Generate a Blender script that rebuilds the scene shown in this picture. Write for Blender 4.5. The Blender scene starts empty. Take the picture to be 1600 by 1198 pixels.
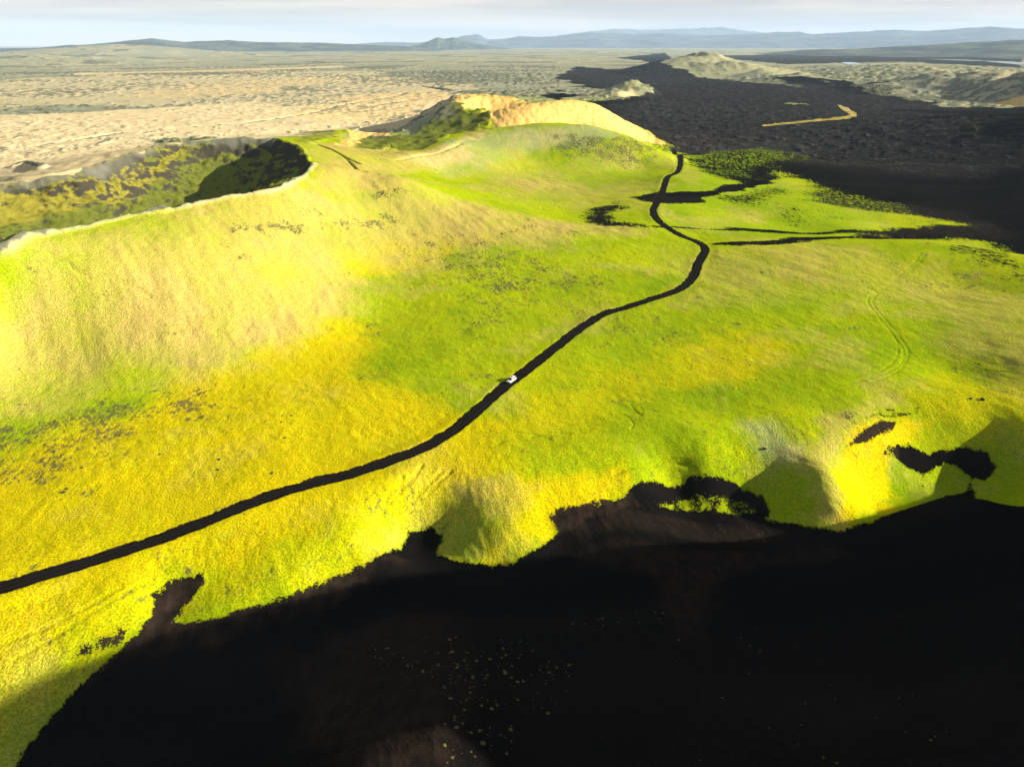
# Aerial view over volcanic moss hills, black sand and a gravel road with a white car.
import bpy, bmesh, math, random
import numpy as np
from mathutils import Vector, Matrix
random.seed(11)

Q = 1.00   # mesh fineness
# ----------------------------------------------------------------- survey data, metres: x east, y north, z up
SPOTS = [(-99.2,107.2,0.0),(-85.3,116.0,0.0),(-69.9,126.7,0.0),(-52.9,140.5,0.0),(-37.8,148.6,0.0),(-24.8,158.4,0.0),(-17.3,167.8,0.0),(-11.0,179.2,0.0),(-4.8,192.4,0.0),(-0.2,200.6,0.0),(6.3,211.2,0.5),(15.5,226.8,1.0),(23.2,240.8,1.0),(34.1,255.6,2.0),(44.8,262.3,3.0),(56.4,271.5,3.0),(68.5,280.8,4.0),(78.0,296.8,4.0),(84.7,315.2,5.0),(91.9,332.2,7.0),(91.4,345.5,7.0),(84.5,358.4,8.0),(79.4,379.8,9.0),(79.3,400.8,10.0),(85.3,424.4,11.0),(95.7,460.9,11.0),(108.7,508.2,12.0),(128.2,560.1,13.0),(137.0,623.9,12.0),(135.0,625.6,4.0),(-139.6,170.3,2.0),(-125.0,181.7,2.0),(-100.0,201.5,2.0),(-80.2,222.2,2.0),(-67.0,250.0,2.0),(-159.4,206.4,14.0),(-135.5,217.8,14.0),(-109.3,230.3,14.0),(-162.7,217.7,27.0),(-139.7,232.0,27.0),(-115.7,251.6,26.0),(-85.8,262.5,13.0),(-67.6,290.7,7.0),(-164.2,224.3,36.0),(-156.5,246.7,36.0),(-146.1,271.3,36.0),(-126.2,302.1,36.0),(-104.0,327.6,37.0),(-103.7,384.7,39.0),(-91.8,383.0,37.0),(-181.4,194.9,36.0),(-187.5,191.0,12.0),(-165.2,158.3,1.0),(-79.0,373.6,29.5),(-60.9,385.8,31.0),(-47.6,385.0,26.5),(-34.6,390.2,20.5),(-13.3,372.5,16.0),(13.2,365.2,11.0),(48.9,359.7,9.0),(-63.8,356.6,20.0),(-86.3,319.6,23.5),(-102.1,297.9,27.0),(-46.9,345.6,13.0),(-18.0,328.4,8.0),(14.0,300.6,4.0),(-26.8,285.6,3.0),(-33.6,229.8,0.0),(-47.6,198.7,0.0),(-30.0,185.6,0.0),(-128.3,453.9,38.0),(-166.3,524.6,36.0),(-187.8,521.5,35.5),(-207.7,514.8,35.0),(-222.8,508.4,34.5),(-234.2,494.7,34.5),(-236.0,453.7,32.0),(-247.9,404.1,29.0),(-273.4,387.9,27.0),(-225.0,380.0,30.0),(-190.0,430.0,33.0),(-165.0,420.0,35.0),(-150.0,370.0,36.0),(-260.0,430.0,28.0),(-394.3,578.4,8.0),(-345.9,676.7,9.0),(-251.6,738.3,9.0),(-152.3,744.6,10.0),(-410.3,437.8,5.0),(-683.8,729.6,2.0),(-563.2,826.3,3.0),(-424.3,905.5,4.0),(-247.7,968.8,4.0),(-126.8,991.9,3.0),(-788.5,1156.8,0.0),(-451.6,1325.2,0.0),(0.0,1400.0,0.0),(451.6,1325.2,0.0),(788.5,1156.8,0.0),(1000.9,978.9,0.0),(-1000.9,978.9,0.0),(-136.4,889.6,6.0),(-43.1,493.0,17.0),(0.0,473.4,12.0),(41.3,467.5,9.0),(77.8,490.5,9.0),(23.9,551.8,17.0),(-24.2,563.6,27.0),(-70.3,543.1,25.0),(-87.1,415.3,30.0),(-127.7,530.5,31.0),(-88.4,511.2,27.0),(58.5,408.9,9.0),(35.9,400.4,9.0),(97.7,560.9,11.0),(-70.5,510.0,28.0),(-47.2,550.0,30.0),(-20.1,589.6,33.0),(10.3,602.6,36.0),(36.7,617.8,37.0),(66.8,602.9,35.0),(91.1,591.1,29.0),(113.9,601.2,20.0),(-23.2,679.6,20.0),(11.8,689.9,17.0),(46.9,688.4,16.0),(81.7,685.1,12.0),(115.9,680.2,4.0),(-60.7,647.2,20.0),(-23.1,774.7,33.0),(-6.4,752.0,34.5),(19.2,751.8,36.5),(46.1,773.6,40.0),(71.3,796.8,40.5),(93.1,809.7,36.0),(115.6,821.9,24.0),(-68.2,842.2,38.5),(-61.5,902.9,41.0),(-31.7,929.5,40.0),(0.0,920.0,37.5),(22.5,879.7,33.0),(35.8,839.2,34.0),(-43.7,788.8,33.0),(-14.5,849.9,22.0),(0.0,830.0,22.0),(-22.5,879.7,24.0),(140.9,787.5,4.0),(100.0,733.2,12.0),(177.4,800.6,2.0),(151.2,887.2,2.0),(79.0,926.6,4.0),(17.0,999.9,4.0),(-68.0,997.7,4.0),(-101.9,853.9,16.0),(-121.3,790.8,12.0),(-124.3,729.5,13.0),(-69.1,736.8,18.0),(-93.2,683.7,15.0),(-36.8,719.1,18.0),(24.4,714.6,17.0),(62.8,737.3,16.0),(-123.1,628.1,20.0),(-140.1,645.0,27.0),(-103.9,641.6,27.0),(-120.2,587.8,27.0),(150.3,574.5,8.0),(183.3,605.1,13.0),(211.2,644.0,12.0),(230.6,587.7,6.0),(173.1,489.2,5.0),(223.6,505.5,2.0),(245.0,456.4,-1.0),(167.8,415.1,4.0),(132.5,423.2,6.0),(106.2,393.3,7.0),(246.5,420.6,-1.0),(190.0,396.1,1.0),(96.8,342.3,7.5),(125.8,345.3,8.0),(158.3,347.9,8.0),(204.5,345.3,8.0),(233.4,317.2,8.0),(261.3,296.8,8.0),(166.0,407.5,1.0),(205.2,377.9,-3.0),(246.3,340.2,-4.0),(281.9,311.4,-4.0),(225.8,662.6,2.0),(297.0,633.9,1.0),(333.0,558.2,0.0),(409.8,687.1,6.0),(394.3,578.4,3.0),(481.3,830.6,20.0),(523.8,768.5,27.0),(553.7,684.0,34.0),(381.9,815.0,4.0),(322.6,946.5,1.0),(491.6,961.6,10.0),(619.6,908.9,16.0),(389.1,456.7,10.0),(559.9,571.4,34.0),(129.6,276.3,6.0),(181.4,276.3,6.0),(179.1,233.9,8.0),(124.7,211.7,3.0),(84.0,214.0,2.0),(90.3,177.8,2.0),(134.5,192.4,3.0),(94.6,263.3,5.0),(172.6,182.0,8.0),(42.5,216.3,1.0),(36.9,181.6,0.0),(17.8,173.9,0.0),(55.1,180.6,0.5),(116.7,317.2,8.0),(56.9,307.0,5.0),(-122.0,142.2,0.0),(-99.6,159.2,0.5),(-73.4,180.6,0.5),(-109.3,122.7,0.0),(-78.5,147.8,0.0),(-58.4,160.0,0.0),(-75.5,108.9,-1.0),(-54.5,121.8,-1.0),(-43.5,132.6,-0.5),(-134.9,120.5,0.0),(90.4,164.2,-0.5),(98.0,170.1,0.5),(108.2,176.8,0.5),(125.5,175.2,0.3),(139.1,168.8,0.8),(81.0,162.5,0.5),(77.4,148.7,-0.6),(76.0,139.4,-3.6),(76.1,134.6,-7.0),(117.7,162.5,-10.5),(99.7,154.2,-10.0),(128.7,158.6,-9.0),(90.3,155.6,-6.0),(89.5,143.7,-8.5),(119.7,168.4,-6.0),(132.5,166.7,-5.0),(137.7,152.4,-3.0),(32.2,151.8,-2.2),(49.2,155.5,-1.5),(43.4,160.0,0.0),(66.2,163.3,0.0),(42.4,151.0,-8.8),(56.3,147.9,-9.6),(28.9,144.2,-6.0),(38.9,142.1,-8.5),(54.2,140.7,-9.0),(65.8,138.7,-9.0),(67.4,149.0,-6.5),(21.9,144.7,-4.5),(4.9,155.2,0.0),(1.2,138.6,-3.0),(-1.4,129.3,-6.0),(-3.5,124.8,-9.0),(10.3,131.6,-7.8),(19.8,138.9,-6.0),(15.6,145.9,-2.5),(-22.6,135.6,-10.0),(-16.1,129.7,-10.5),(-29.0,142.0,-0.8),(-25.0,147.2,0.0),(-33.0,126.9,-1.5),(-29.2,123.6,-4.5),(-9.1,138.1,-4.5),(-12.5,146.9,-1.3),(-15.3,140.2,-6.0),(-23.4,129.5,-10.0),(-27.3,120.4,-5.0),(-45.1,111.0,-4.5),(-57.4,105.5,-5.5),(-65.1,113.3,-3.2),(-67.5,108.3,-6.2),(-44.3,105.7,-9.5),(-31.8,114.0,-8.0),(-35.8,85.4,-6.0),(-46.9,92.7,-13.0),(-76.5,119.0,-1.0),(-70.8,110.8,-2.7),(-64.0,101.0,-6.0),(-58.9,93.6,-10.3),(-91.5,108.0,-1.0),(-85.8,99.8,-2.7),(-79.0,90.0,-6.0),(-73.9,82.6,-10.3),(-67.6,73.6,-13.5),(-58.5,60.5,-15.0),(-107.5,97.0,-1.0),(-101.8,88.8,-2.7),(-95.0,79.0,-6.0),(-89.9,71.6,-10.3),(-83.6,62.6,-13.5),(-74.5,49.5,-15.0),(-126.5,84.0,-1.0),(-120.8,75.8,-2.7),(-114.0,66.0,-6.0),(-108.9,58.6,-10.3),(-102.6,49.6,-13.5),(-93.5,36.5,-15.0),(-19.9,91.8,2.0),(-15.4,77.3,9.0),(-15.4,66.2,13.0),(-17.7,54.8,20.0),(-12.2,103.2,-3.0),(-8.7,68.5,14.0),(-7.5,55.5,19.0),(-27.7,62.8,10.0),(-27.4,76.9,4.0),(-26.0,88.5,1.0),(-20.1,107.1,-5.0),(0.0,107.1,-5.0),(13.6,118.7,-7.0),(26.9,130.4,-6.0),(32.5,119.2,-4.0),(31.8,90.8,3.0),(23.6,58.4,15.0),(4.7,73.5,8.0),(11.2,92.8,1.0),(1.6,59.2,14.0),(59.1,132.0,-9.0),(69.7,122.8,-7.0),(43.8,90.8,3.0),(91.9,140.2,-6.0),(107.4,142.0,-3.0),(115.6,132.9,1.0),(81.6,120.9,-2.0),(50.3,81.2,6.0),(74.9,91.0,10.0),(50.2,53.3,22.0),(39.3,58.4,15.0),(121.7,121.6,9.0),(120.0,95.0,22.0),(150.0,60.0,54.0),(190.0,60.0,85.0),(240.0,60.0,81.0),(160.0,105.0,44.0),(200.0,105.0,60.0),(240.0,108.0,58.0),(200.0,142.0,9.0),(195.0,85.0,75.0),(150.0,140.0,10.0),(170.0,165.0,0.0),(240.0,150.0,18.0),(300.0,100.0,40.0),(110.0,50.0,30.0),(120.0,10.0,36.0),(180.0,0.0,50.0),(60.0,20.0,12.0),(0.0,30.0,0.0),(0.0,5.0,0.0),(-60.0,20.0,-12.0),(-120.0,30.0,-18.0),(0.0,-60.0,4.0),(-150.0,0.0,-12.0),(140.0,200.0,2.0),(260.0,220.0,8.0),(-200.0,150.0,0.0),(-170.0,60.0,-8.0),(350.0,350.0,6.0),(400.0,200.0,20.0)]
FAR_HILLS = [(685,2818,68,261,300,1.1),(633,2810,56,182,260,0.9),(637,2778,52,308,380,1.0),(583,2739,40,227,300,0.9),(758,2644,42,297,300,1.2),(813,2205,18,148,200,1.2),(769,2379,26,135,160,1.3),(249,1601,23,64,75,0.8),(205,1546,13,48,50,0.9),(1504,2825,26,750,700,1.0),(1195,2752,16,297,300,1.0),(973,1747,34,162,260,1.0),(860,1750,14,158,160,1),(1040,1649,48,158,280,0.9),(992,1442,50,126,200,0.9),(-2695,4447,40,750,900,1),(-3848,7579,100,1685,900,1.2)]
CRATER = [(-188.2,211.5),(-175.5,222.1),(-164.2,224.3),(-161.0,235.9),(-156.5,246.7),(-151.5,258.5),(-146.1,271.3),(-136.4,285.3),(-126.2,302.1),(-115.2,313.5),(-104.0,327.6),(-102.5,364.2),(-103.7,384.7),(-128.3,453.9),(-166.3,524.6),(-187.8,521.5),(-207.7,514.8),(-222.8,508.4),(-234.2,494.7),(-236.0,453.7),(-247.9,404.1),(-273.4,387.9),(-298.1,347.1)]
# ground cover patches: (cover, amount, edge softness, edge raggedness, outline)
PATCHES = [
('sand',1,1.5,0.69,[(-80.5,76.5),(-79.5,82.6),(-76.9,88.4),(-73.3,94.9),(-71.4,98.6),(-70.0,104.6),(-71.0,109.0),(-68.6,113.2),(-63.0,114.9),(-63.0,111.5),(-65.5,108.2),(-65.8,104.5),(-62.0,104.3),(-58.0,105.4),(-50.8,108.4),(-45.0,110.6),(-37.3,115.9),(-30.0,120.3),(-27.0,125.0),(-24.1,135.9),(-19.5,138.0),(-16.6,135.3),(-17.7,130.6),(-11.5,126.1),(-4.2,124.5),(0.0,124.4),(7.3,129.4),(11.1,133.8),(8.6,137.1),(10.9,139.5),(16.1,141.0),(21.6,142.0),(27.0,145.1),(29.3,147.3),(34.1,150.9),(45.8,153.7),(55.5,152.8),(63.0,149.5),(63.9,144.4),(61.7,142.2),(69.6,137.0),(76.0,134.1),(83.3,135.2),(92.9,141.8),(102.9,146.0),(113.6,150.2),(112.2,136.0),(116.4,130.5),(121.4,111.1),(72.1,45.9),(0.0,48.1),(-67.6,66.4)]),
('sand',-0.5,1.41,0.82,[(35.4,144.7),(42.3,150.6),(50.1,149.8),(58.2,149.3),(61.8,145.1),(55.1,143.8),(44.5,145.5)]),  # mostly ash kept here as painted shade on the middle hollow's floor
('sand',1,1.32,1.28,[(101.2,165.7),(109.1,169.2),(114.0,167.2),(119.9,168.7),(125.1,169.0),(129.6,166.6),(130.4,162.6),(125.6,159.5),(123.2,161.9),(121.9,164.6),(118.4,165.4),(110.0,161.7),(104.5,163.0)]),
('sand',0.6,1.22,0.57,[(123.2,162.7),(124.9,162.0),(107.2,137.1),(106.3,137.4)]),
('sand',0.55,1.26,0.8,[(110.8,163.7),(112.1,163.7),(108.4,156.6),(107.6,156.4)]),
('sand',0.9,1.18,0.74,[(103.6,146.0),(112.3,153.1),(120.8,155.8),(112.0,138.8),(106.9,134.6),(100.6,140.1)]),
('brown',1,0.6,0.61,[(87.5,161.8),(93.8,168.5),(102.0,174.3),(110.2,176.0),(102.4,169.1),(94.5,164.4)]),
('sand',0.8,1.27,0.81,[(88.4,162.4),(94.8,168.7),(102.5,174.3),(109.3,175.7),(101.9,169.2),(94.4,165.0)]),
('sand',0.75,1.37,0.67,[(102.5,175.7),(108.8,178.2),(116.2,179.2),(114.1,177.5),(107.0,175.9)]),
('brown',0.9,0.43,0.67,[(102.5,175.7),(108.8,178.2),(116.2,179.2),(114.1,177.5),(107.0,175.9)]),
('sand',0.5,1.36,0.89,[(96.8,173.9),(106.6,179.6),(118.3,181.2),(116.9,180.1),(107.1,178.4),(98.2,172.8)]),
('brown',0.8,0.43,0.89,[(96.8,173.9),(106.6,179.6),(118.3,181.2),(116.9,180.1),(107.1,178.4),(98.2,172.8)]),
('sand',0.6,1.26,1.0,[(97.8,162.9),(102.6,167.0),(107.0,167.5),(104.5,164.4)]),
('brown',0.9,0.39,0.99,[(96.2,162.0),(101.7,167.2),(105.5,167.1),(103.4,164.1)]),
('sand',0.75,1.32,0.92,[(8.7,137.6),(12.2,139.7),(20.1,142.9),(27.5,145.5),(28.8,143.2),(19.9,139.9),(12.0,135.4),(10.1,133.9)]),
('brown',1,0.92,0.92,[(7.5,138.1),(15.5,143.4),(28.5,147.2),(31.2,143.6),(19.8,138.7),(10.3,132.4)]),
('brown',0.9,1.67,1.11,[(-78.1,88.7),(-72.6,101.4),(-70.1,113.2),(-61.4,114.0),(-59.0,106.5),(-32.5,119.0),(-26.7,124.8),(-22.7,124.7),(-36.6,111.7),(-60.3,99.4),(-71.8,94.1)]),
('brown',0.55,2.9,2.09,[(-45.7,101.5),(-34.9,103.3),(-12.2,103.2),(-7.6,90.6),(-6.4,55.7),(-17.3,53.2),(-33.9,79.8)]),
('brown',0.5,1.98,1.41,[(21.9,131.4),(31.4,127.7),(42.7,126.5),(73.1,130.7),(74.2,124.0),(55.8,123.0),(39.9,111.8),(32.9,90.8),(28.6,91.1),(28.9,114.5),(14.2,126.1)]),
('brown',0.45,1.52,1.52,[(28.8,143.2),(46.6,141.1),(67.6,135.2),(55.9,131.5),(29.6,133.5),(14.7,132.4),(8.7,128.4),(14.9,134.2)]),
('sand',0.62,1.82,1.4,[(-80.7,93.2),(-79.1,97.0),(-75.2,99.7),(-72.8,100.6),(-72.2,97.8),(-75.7,95.4),(-78.9,92.8)]),
('brown',1,0.7,1.12,[(-81.2,92.0),(-79.9,97.5),(-73.8,101.7),(-71.1,97.7),(-77.6,92.5)]),
('sand',1,18.79,29.92,[(165.4,792.2),(166.9,768.7),(144.2,598.7),(143.6,563.9),(143.4,528.1),(162.3,528.3),(203.0,566.5),(226.7,549.5),(226.2,523.4),(206.9,497.4),(222.4,471.2),(243.8,454.1),(250.9,428.9),(283.6,431.8),(282.4,423.3),(240.2,408.2),(195.9,392.6),(166.1,352.5),(233.6,394.9),(261.9,393.7),(282.9,376.2),(303.5,341.1),(291.0,233.8),(1700.9,1563.8),(903.9,1310.4),(812.2,1268.1),(735.4,1284.2),(836.0,1671.3),(949.9,2159.1),(761.3,2135.9),(607.3,2447.4),(305.6,3712.8),(156.4,2626.7),(153.2,1838.7),(65.6,1570.1),(45.4,771.4),(104.3,765.1),(139.2,793.0)]),
('sand',0.9,3.8,4.3,[(72.3,440.4),(92.5,454.7),(122.5,461.5),(154.4,500.8),(199.9,556.8),(196.7,544.1),(136.9,461.5),(109.3,430.8),(86.9,424.8)]),
('sand',0.8,10.42,4.3,[(38.3,395.5),(46.9,420.9),(62.9,427.9),(66.1,418.8),(55.5,407.6),(56.0,383.9),(73.4,376.6),(70.7,368.8),(46.8,370.0),(39.3,379.9)]),
('sand',0.55,15.9,5.35,[(119.1,447.4),(152.5,479.4),(187.6,512.7),(193.7,497.6),(163.5,454.2),(147.7,435.7),(128.2,436.4)]),
('sand',0.75,3.27,2.26,[(71.1,375.2),(101.7,375.1),(141.4,390.8),(178.2,393.4),(221.0,406.9),(218.0,400.4),(155.7,381.4),(99.8,367.2),(71.7,368.9)]),
('sand',0.8,2.98,1.98,[(96.9,342.5),(126.4,347.1),(166.0,372.9),(191.4,390.6),(173.3,356.1),(132.2,337.0),(107.8,337.1)]),
('sand',0.45,10.76,10.52,[(198.7,499.2),(244.9,456.2),(265.8,420.8),(182.8,405.1),(150.9,420.9)]),
('sand',-0.42,17.22,15.67,[(127.2,550.7),(209.0,755.7),(271.3,808.6),(283.5,727.2),(218.0,581.6),(171.7,544.1),(133.3,524.6)]),
('sand',0.49,9.66,9.11,[(188.6,328.2),(281.8,374.5),(208.5,272.1),(199.9,282.7),(194.9,302.2)]),
('lush_shade',0.9,9.84,29.97,[(127.2,550.7),(209.0,755.7),(271.3,808.6),(283.5,727.2),(218.0,581.6),(171.7,544.1),(133.3,524.6)]),  # shaded low mound, its shade painted as deep green
('speck',0.55,12.42,29.67,[(168.9,785.9),(208.9,782.0),(291.1,748.0),(223.9,569.1),(163.6,516.6),(123.2,501.4)]),
('lush_shade',0.8,4.2,9.88,[(117.1,514.0),(189.7,540.2),(208.7,501.9),(229.9,425.9),(175.5,371.1),(96.2,352.7),(78.2,377.1),(96.9,456.7)]),
('speck',0.6,4.22,7.81,[(145.9,471.2),(204.8,480.4),(229.9,425.9),(190.3,396.6),(114.3,396.8)]),
('speck',0.55,5.0,9.55,[(188.2,321.7),(281.8,374.5),(196.9,253.9),(184.3,281.8)]),
('sand',-1,1.69,0.84,[(316.1,951.7),(371.1,970.4),(426.2,985.1),(450.1,1005.8),(480.7,1053.7),(503.5,1107.0),(545.3,1232.3),(565.6,1323.9),(526.1,1211.4),(491.5,1103.1),(479.6,1073.5),(440.6,1029.7),(381.5,998.7),(321.1,967.3)]),
('tan',0.9,4.31,1.72,[(306.5,933.8),(415.1,958.7),(469.9,1019.7),(524.9,1142.4),(585.2,1325.4),(583.4,1389.4),(462.7,1065.5),(395.0,1035.1),(328.6,1003.9)]),
('sand',-0.28,3.22,2.57,[(476.9,796.2),(486.2,795.4),(462.7,740.5),(446.3,715.3),(439.0,726.6)]),
('sand',-0.6,2.59,8.24,[(499.7,1383.9),(505.9,1337.2),(508.1,1307.4),(486.8,1315.5)]),
('sand',-0.5,12.24,19.49,[(663.9,2432.1),(739.1,2230.5),(739.8,1932.6),(692.1,1846.1),(661.7,2096.2),(618.6,2332.2)]),
('sand',-0.8,8.93,28.44,[(103.7,1777.2),(165.9,1995.0),(256.7,1535.7),(153.0,1401.3),(122.2,1458.2)]),
('pale',1,9.36,24.84,[(831.4,1722.5),(949.1,1764.1),(988.7,1423.0),(916.4,1296.8),(874.9,1369.5),(753.7,1317.0),(787.5,1491.2)]),
('sand',-0.45,9.72,25.79,[(842.6,2071.4),(847.5,1757.8),(938.3,1742.6),(988.7,1423.0),(913.0,1290.6),(874.9,1369.5),(753.7,1317.0),(761.6,1440.7),(757.5,1714.3)]),
('orange',0.8,5.85,9.31,[(868.2,1386.8),(901.4,1361.8),(936.5,1332.5),(915.2,1294.6),(849.9,1328.9)]),  # sunlit end of the far hill, its light painted with scoria colour
('speck',0.85,4.32,7.61,[(-42.5,318.5),(-24.2,331.1),(6.0,326.0),(28.8,311.3),(37.4,284.5),(12.6,265.1),(-10.3,271.0),(-31.5,293.0)]),
('speck',0.7,3.22,5.26,[(31.2,251.0),(48.0,251.3),(65.3,242.7),(64.1,222.9),(39.6,225.7)]),
('speck',0.45,4.26,6.84,[(-54.1,272.2),(-10.3,272.3),(43.6,291.7),(50.9,269.1),(13.9,239.7),(-39.1,255.5)]),
('speck',0.95,2.16,2.67,[(-149.9,170.8),(-141.2,172.9),(-124.3,180.4),(-97.1,193.9),(-87.2,188.1),(-106.3,159.1),(-124.6,146.3),(-131.4,142.4)]),
('lush_shade',0.6,2.55,4.45,[(-151.1,172.9),(-141.2,172.9),(-124.3,180.4),(-94.2,196.6),(-79.2,198.2),(-99.9,153.1),(-122.0,142.2),(-124.0,132.0)]),
('speck',1.0,1.64,3.47,[(-122.0,272.5),(-106.5,295.7),(-86.3,319.5),(-63.6,355.3),(-47.9,354.8),(-61.9,343.2),(-88.6,305.5),(-106.8,279.8)]),
('brown',0.8,1.72,3.69,[(-99.9,299.1),(-86.4,320.0),(-63.6,355.3),(-47.9,354.8),(-61.9,343.2),(-88.8,306.4)]),
('sand',0.36,4.45,3.72,[(-96.1,304.4),(-84.1,322.3),(-63.6,354.8),(-49.5,355.0),(-64.7,341.5),(-85.0,313.0)]),
('speck',0.8,4.88,11.75,[(17.3,575.3),(35.2,588.9),(65.5,589.3),(100.7,584.8),(105.5,564.3),(73.3,564.7),(38.9,562.3)]),
('sand',0.38,4.88,11.74,[(24.6,572.5),(50.1,585.5),(80.4,586.3),(99.9,578.6),(68.5,566.2),(39.0,563.9)]),
('brown',0.6,4.88,11.75,[(17.3,575.3),(35.2,588.9),(65.5,589.3),(100.7,584.8),(105.5,564.3),(73.3,564.7),(38.9,562.3)]),
('speck',0.7,3.99,9.13,[(23.5,538.1),(47.7,548.6),(34.7,491.9),(22.0,450.4)]),
('speck',0.7,2.38,4.78,[(-33.1,370.4),(10.2,378.6),(51.7,356.6),(31.6,347.7),(-6.4,355.0)]),
('sand',0.42,2.69,1.72,[(-9.4,344.6),(0.0,356.9),(13.3,368.6),(12.5,363.7),(1.6,350.5),(-4.7,342.3)]),
('sand',0.5,1.16,2.31,[(-80.8,384.9),(-71.5,388.5),(-71.1,447.0),(-70.2,433.4),(-72.4,384.0)]),
('speck',0.8,2.02,3.23,[(-75.0,368.5),(-63.1,376.7),(-50.3,379.9),(-52.7,371.5),(-67.9,364.0)]),
('sand',0.38,4.04,2.59,[(-70.5,370.5),(-61.4,376.1),(-50.9,378.9),(-54.4,372.0),(-65.1,366.2)]),
('speck',0.6,1.45,2.03,[(-98.2,105.5),(-81.4,111.0),(-62.3,116.8),(-58.7,105.8),(-73.6,98.5),(-89.0,89.4)]),
('speck',0.55,1.81,2.53,[(30.4,188.2),(47.7,180.8),(43.4,160.0),(26.9,162.1)]),
('speck',0.5,1.29,1.61,[(15.7,146.0),(32.6,154.5),(47.7,156.2),(31.9,148.5),(15.3,140.9)]),
('speck',0.5,3.25,5.92,[(59.4,248.0),(89.1,245.0),(82.9,224.1),(54.5,223.4)]),
('yellow',0.8,9.17,9.36,[(-119.8,175.2),(-99.3,199.8),(-80.2,222.2),(-68.2,250.2),(-54.0,243.2),(-43.4,208.7),(-18.5,181.7),(0.0,173.7),(-6.3,148.5),(-29.2,131.6),(-64.3,110.5),(-87.9,87.4),(-93.5,79.4),(-137.7,142.7)]),
('yellow',0.35,5.93,6.79,[(-76.2,189.3),(-66.0,245.2),(-54.1,231.4),(-45.9,189.7),(-26.7,160.1),(-45.8,142.3),(-69.0,147.6)]),
('yellow',0.85,3.36,3.63,[(-6.2,144.4),(8.0,150.3),(25.6,150.9),(25.0,144.3),(10.3,131.5),(-3.5,125.0),(-1.5,133.4)]),  # sunlit spur, its brightness put into the moss colour
('yellow',0.95,1.92,1.97,[(86.2,163.4),(92.5,169.9),(108.3,176.8),(116.9,175.4),(109.3,169.7),(102.2,166.1),(95.7,146.7),(76.0,134.1)]),  # lit slope beside the right hollow, painted yellower
('yellow',0.4,8.25,9.35,[(-16.9,163.1),(0.0,190.0),(19.8,198.7),(39.7,198.6),(38.3,190.2),(17.2,166.0),(0.0,148.6)]),
('yellow',0.5,9.67,13.09,[(61.5,225.6),(90.3,233.8),(95.9,212.3),(77.9,195.0),(55.3,197.8)]),
('yellow',0.4,6.89,12.28,[(111.1,191.8),(146.1,181.3),(137.3,164.4),(123.8,170.2),(113.0,179.4)]),
('yellow',0.35,2.83,4.82,[(-92.9,96.3),(-65.7,115.3),(-29.4,133.5),(-27.7,122.7),(-62.7,106.2),(-86.0,83.5)]),
('tan',0.73,14.06,16.72,[(-276.2,273.0),(-164.3,224.3),(-143.1,264.8),(-103.1,323.7),(-90.6,368.5),(-54.6,388.5),(-13.1,365.1),(48.6,357.4),(15.4,338.6),(-30.3,331.6),(-61.2,300.3),(-66.7,260.1),(-80.7,224.0),(-100.3,202.5),(-125.4,182.5),(-140.9,172.4),(-201.3,178.6)]),
('tan',0.5,2.97,3.77,[(-103.1,323.7),(-97.1,370.2),(-55.7,396.6),(-27.9,392.4),(6.6,364.3),(-12.9,357.2),(-49.5,371.8),(-77.8,366.5)]),
('lush_shade',0.7,5.73,11.81,[(-98.4,283.8),(-71.3,328.3),(-38.2,352.9),(-6.2,343.5),(-23.9,324.9),(-67.8,307.3)]),
('yellow',0.6,5.35,10.82,[(-117.7,257.6),(-99.0,286.3),(-70.9,325.6),(-38.1,351.8),(-12.4,341.4),(-56.1,302.7),(-93.3,264.9)]),
('tan',0.45,6.1,10.8,[(77.5,291.1),(93.6,323.0),(115.4,322.4),(114.3,300.7),(94.3,279.3),(73.1,266.6)]),
('tan',0.5,5.55,9.6,[(168.4,261.9),(187.8,240.1),(168.7,211.3),(164.6,231.4)]),
('tan',0.45,6.31,11.26,[(156.8,290.5),(184.3,281.8),(180.7,250.4),(164.1,254.1)]),
('tan',0.55,2.96,3.77,[(74.2,159.9),(85.7,170.6),(100.7,181.0),(116.8,187.9),(92.5,169.9),(82.1,151.5),(76.3,134.9),(74.2,138.7),(73.7,146.1)]),
('tan',0.35,2.48,3.17,[(-15.5,144.2),(0.0,148.6),(9.3,145.2),(-1.5,136.8)]),
('tan',0.35,8.08,15.53,[(81.9,397.1),(109.6,407.4),(128.8,409.9),(95.7,378.6)]),
('tan',0.3,20.67,32.32,[(13.3,504.7),(46.5,531.9),(65.8,465.1),(35.1,391.1),(7.4,412.7)]),
('lush_shade',0.5,8.21,10.67,[(-43.1,219.4),(-21.4,218.0),(-14.8,181.6),(-26.8,174.1)]),
('lush_shade',0.7,2.17,2.63,[(-28.9,141.4),(-24.9,145.8),(-15.8,148.1),(-24.4,139.5),(-29.2,131.6)]),  # wall of the left hollow, shade put into the colour
('lush_shade',0.7,5.16,5.85,[(34.1,165.1),(65.9,168.4),(72.2,155.8),(68.2,142.0),(61.8,145.1),(49.0,153.6)]),  # middle hollow's walls, darkened in colour for their shade
('lush_shade',0.8,3.86,3.96,[(102.2,166.1),(139.2,169.0),(117.3,131.6),(95.7,146.7)]),  # shadowed floor of the right hollow, painted deeper green
('lush_shade',0.45,14.18,21.3,[(85.7,308.1),(196.9,305.8),(160.1,203.8),(90.3,177.7),(18.5,182.0),(4.6,239.9)]),
('lush_shade',0.7,2.11,2.05,[(-24.6,141.8),(-12.5,145.3),(-6.0,137.3),(-8.6,127.3),(-20.8,132.2)]),  # spur face turned from the sun, its shade painted in green
('lush_shade',0.6,2.41,2.34,[(65.6,161.3),(78.3,159.7),(74.9,135.8),(62.6,142.5)]),  # sunless face of the right spur, shade laid in as colour
('pale',0.45,3.62,2.17,[(63.3,171.7),(70.7,172.8),(75.0,159.8),(72.9,153.3),(66.3,157.5)]),
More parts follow.
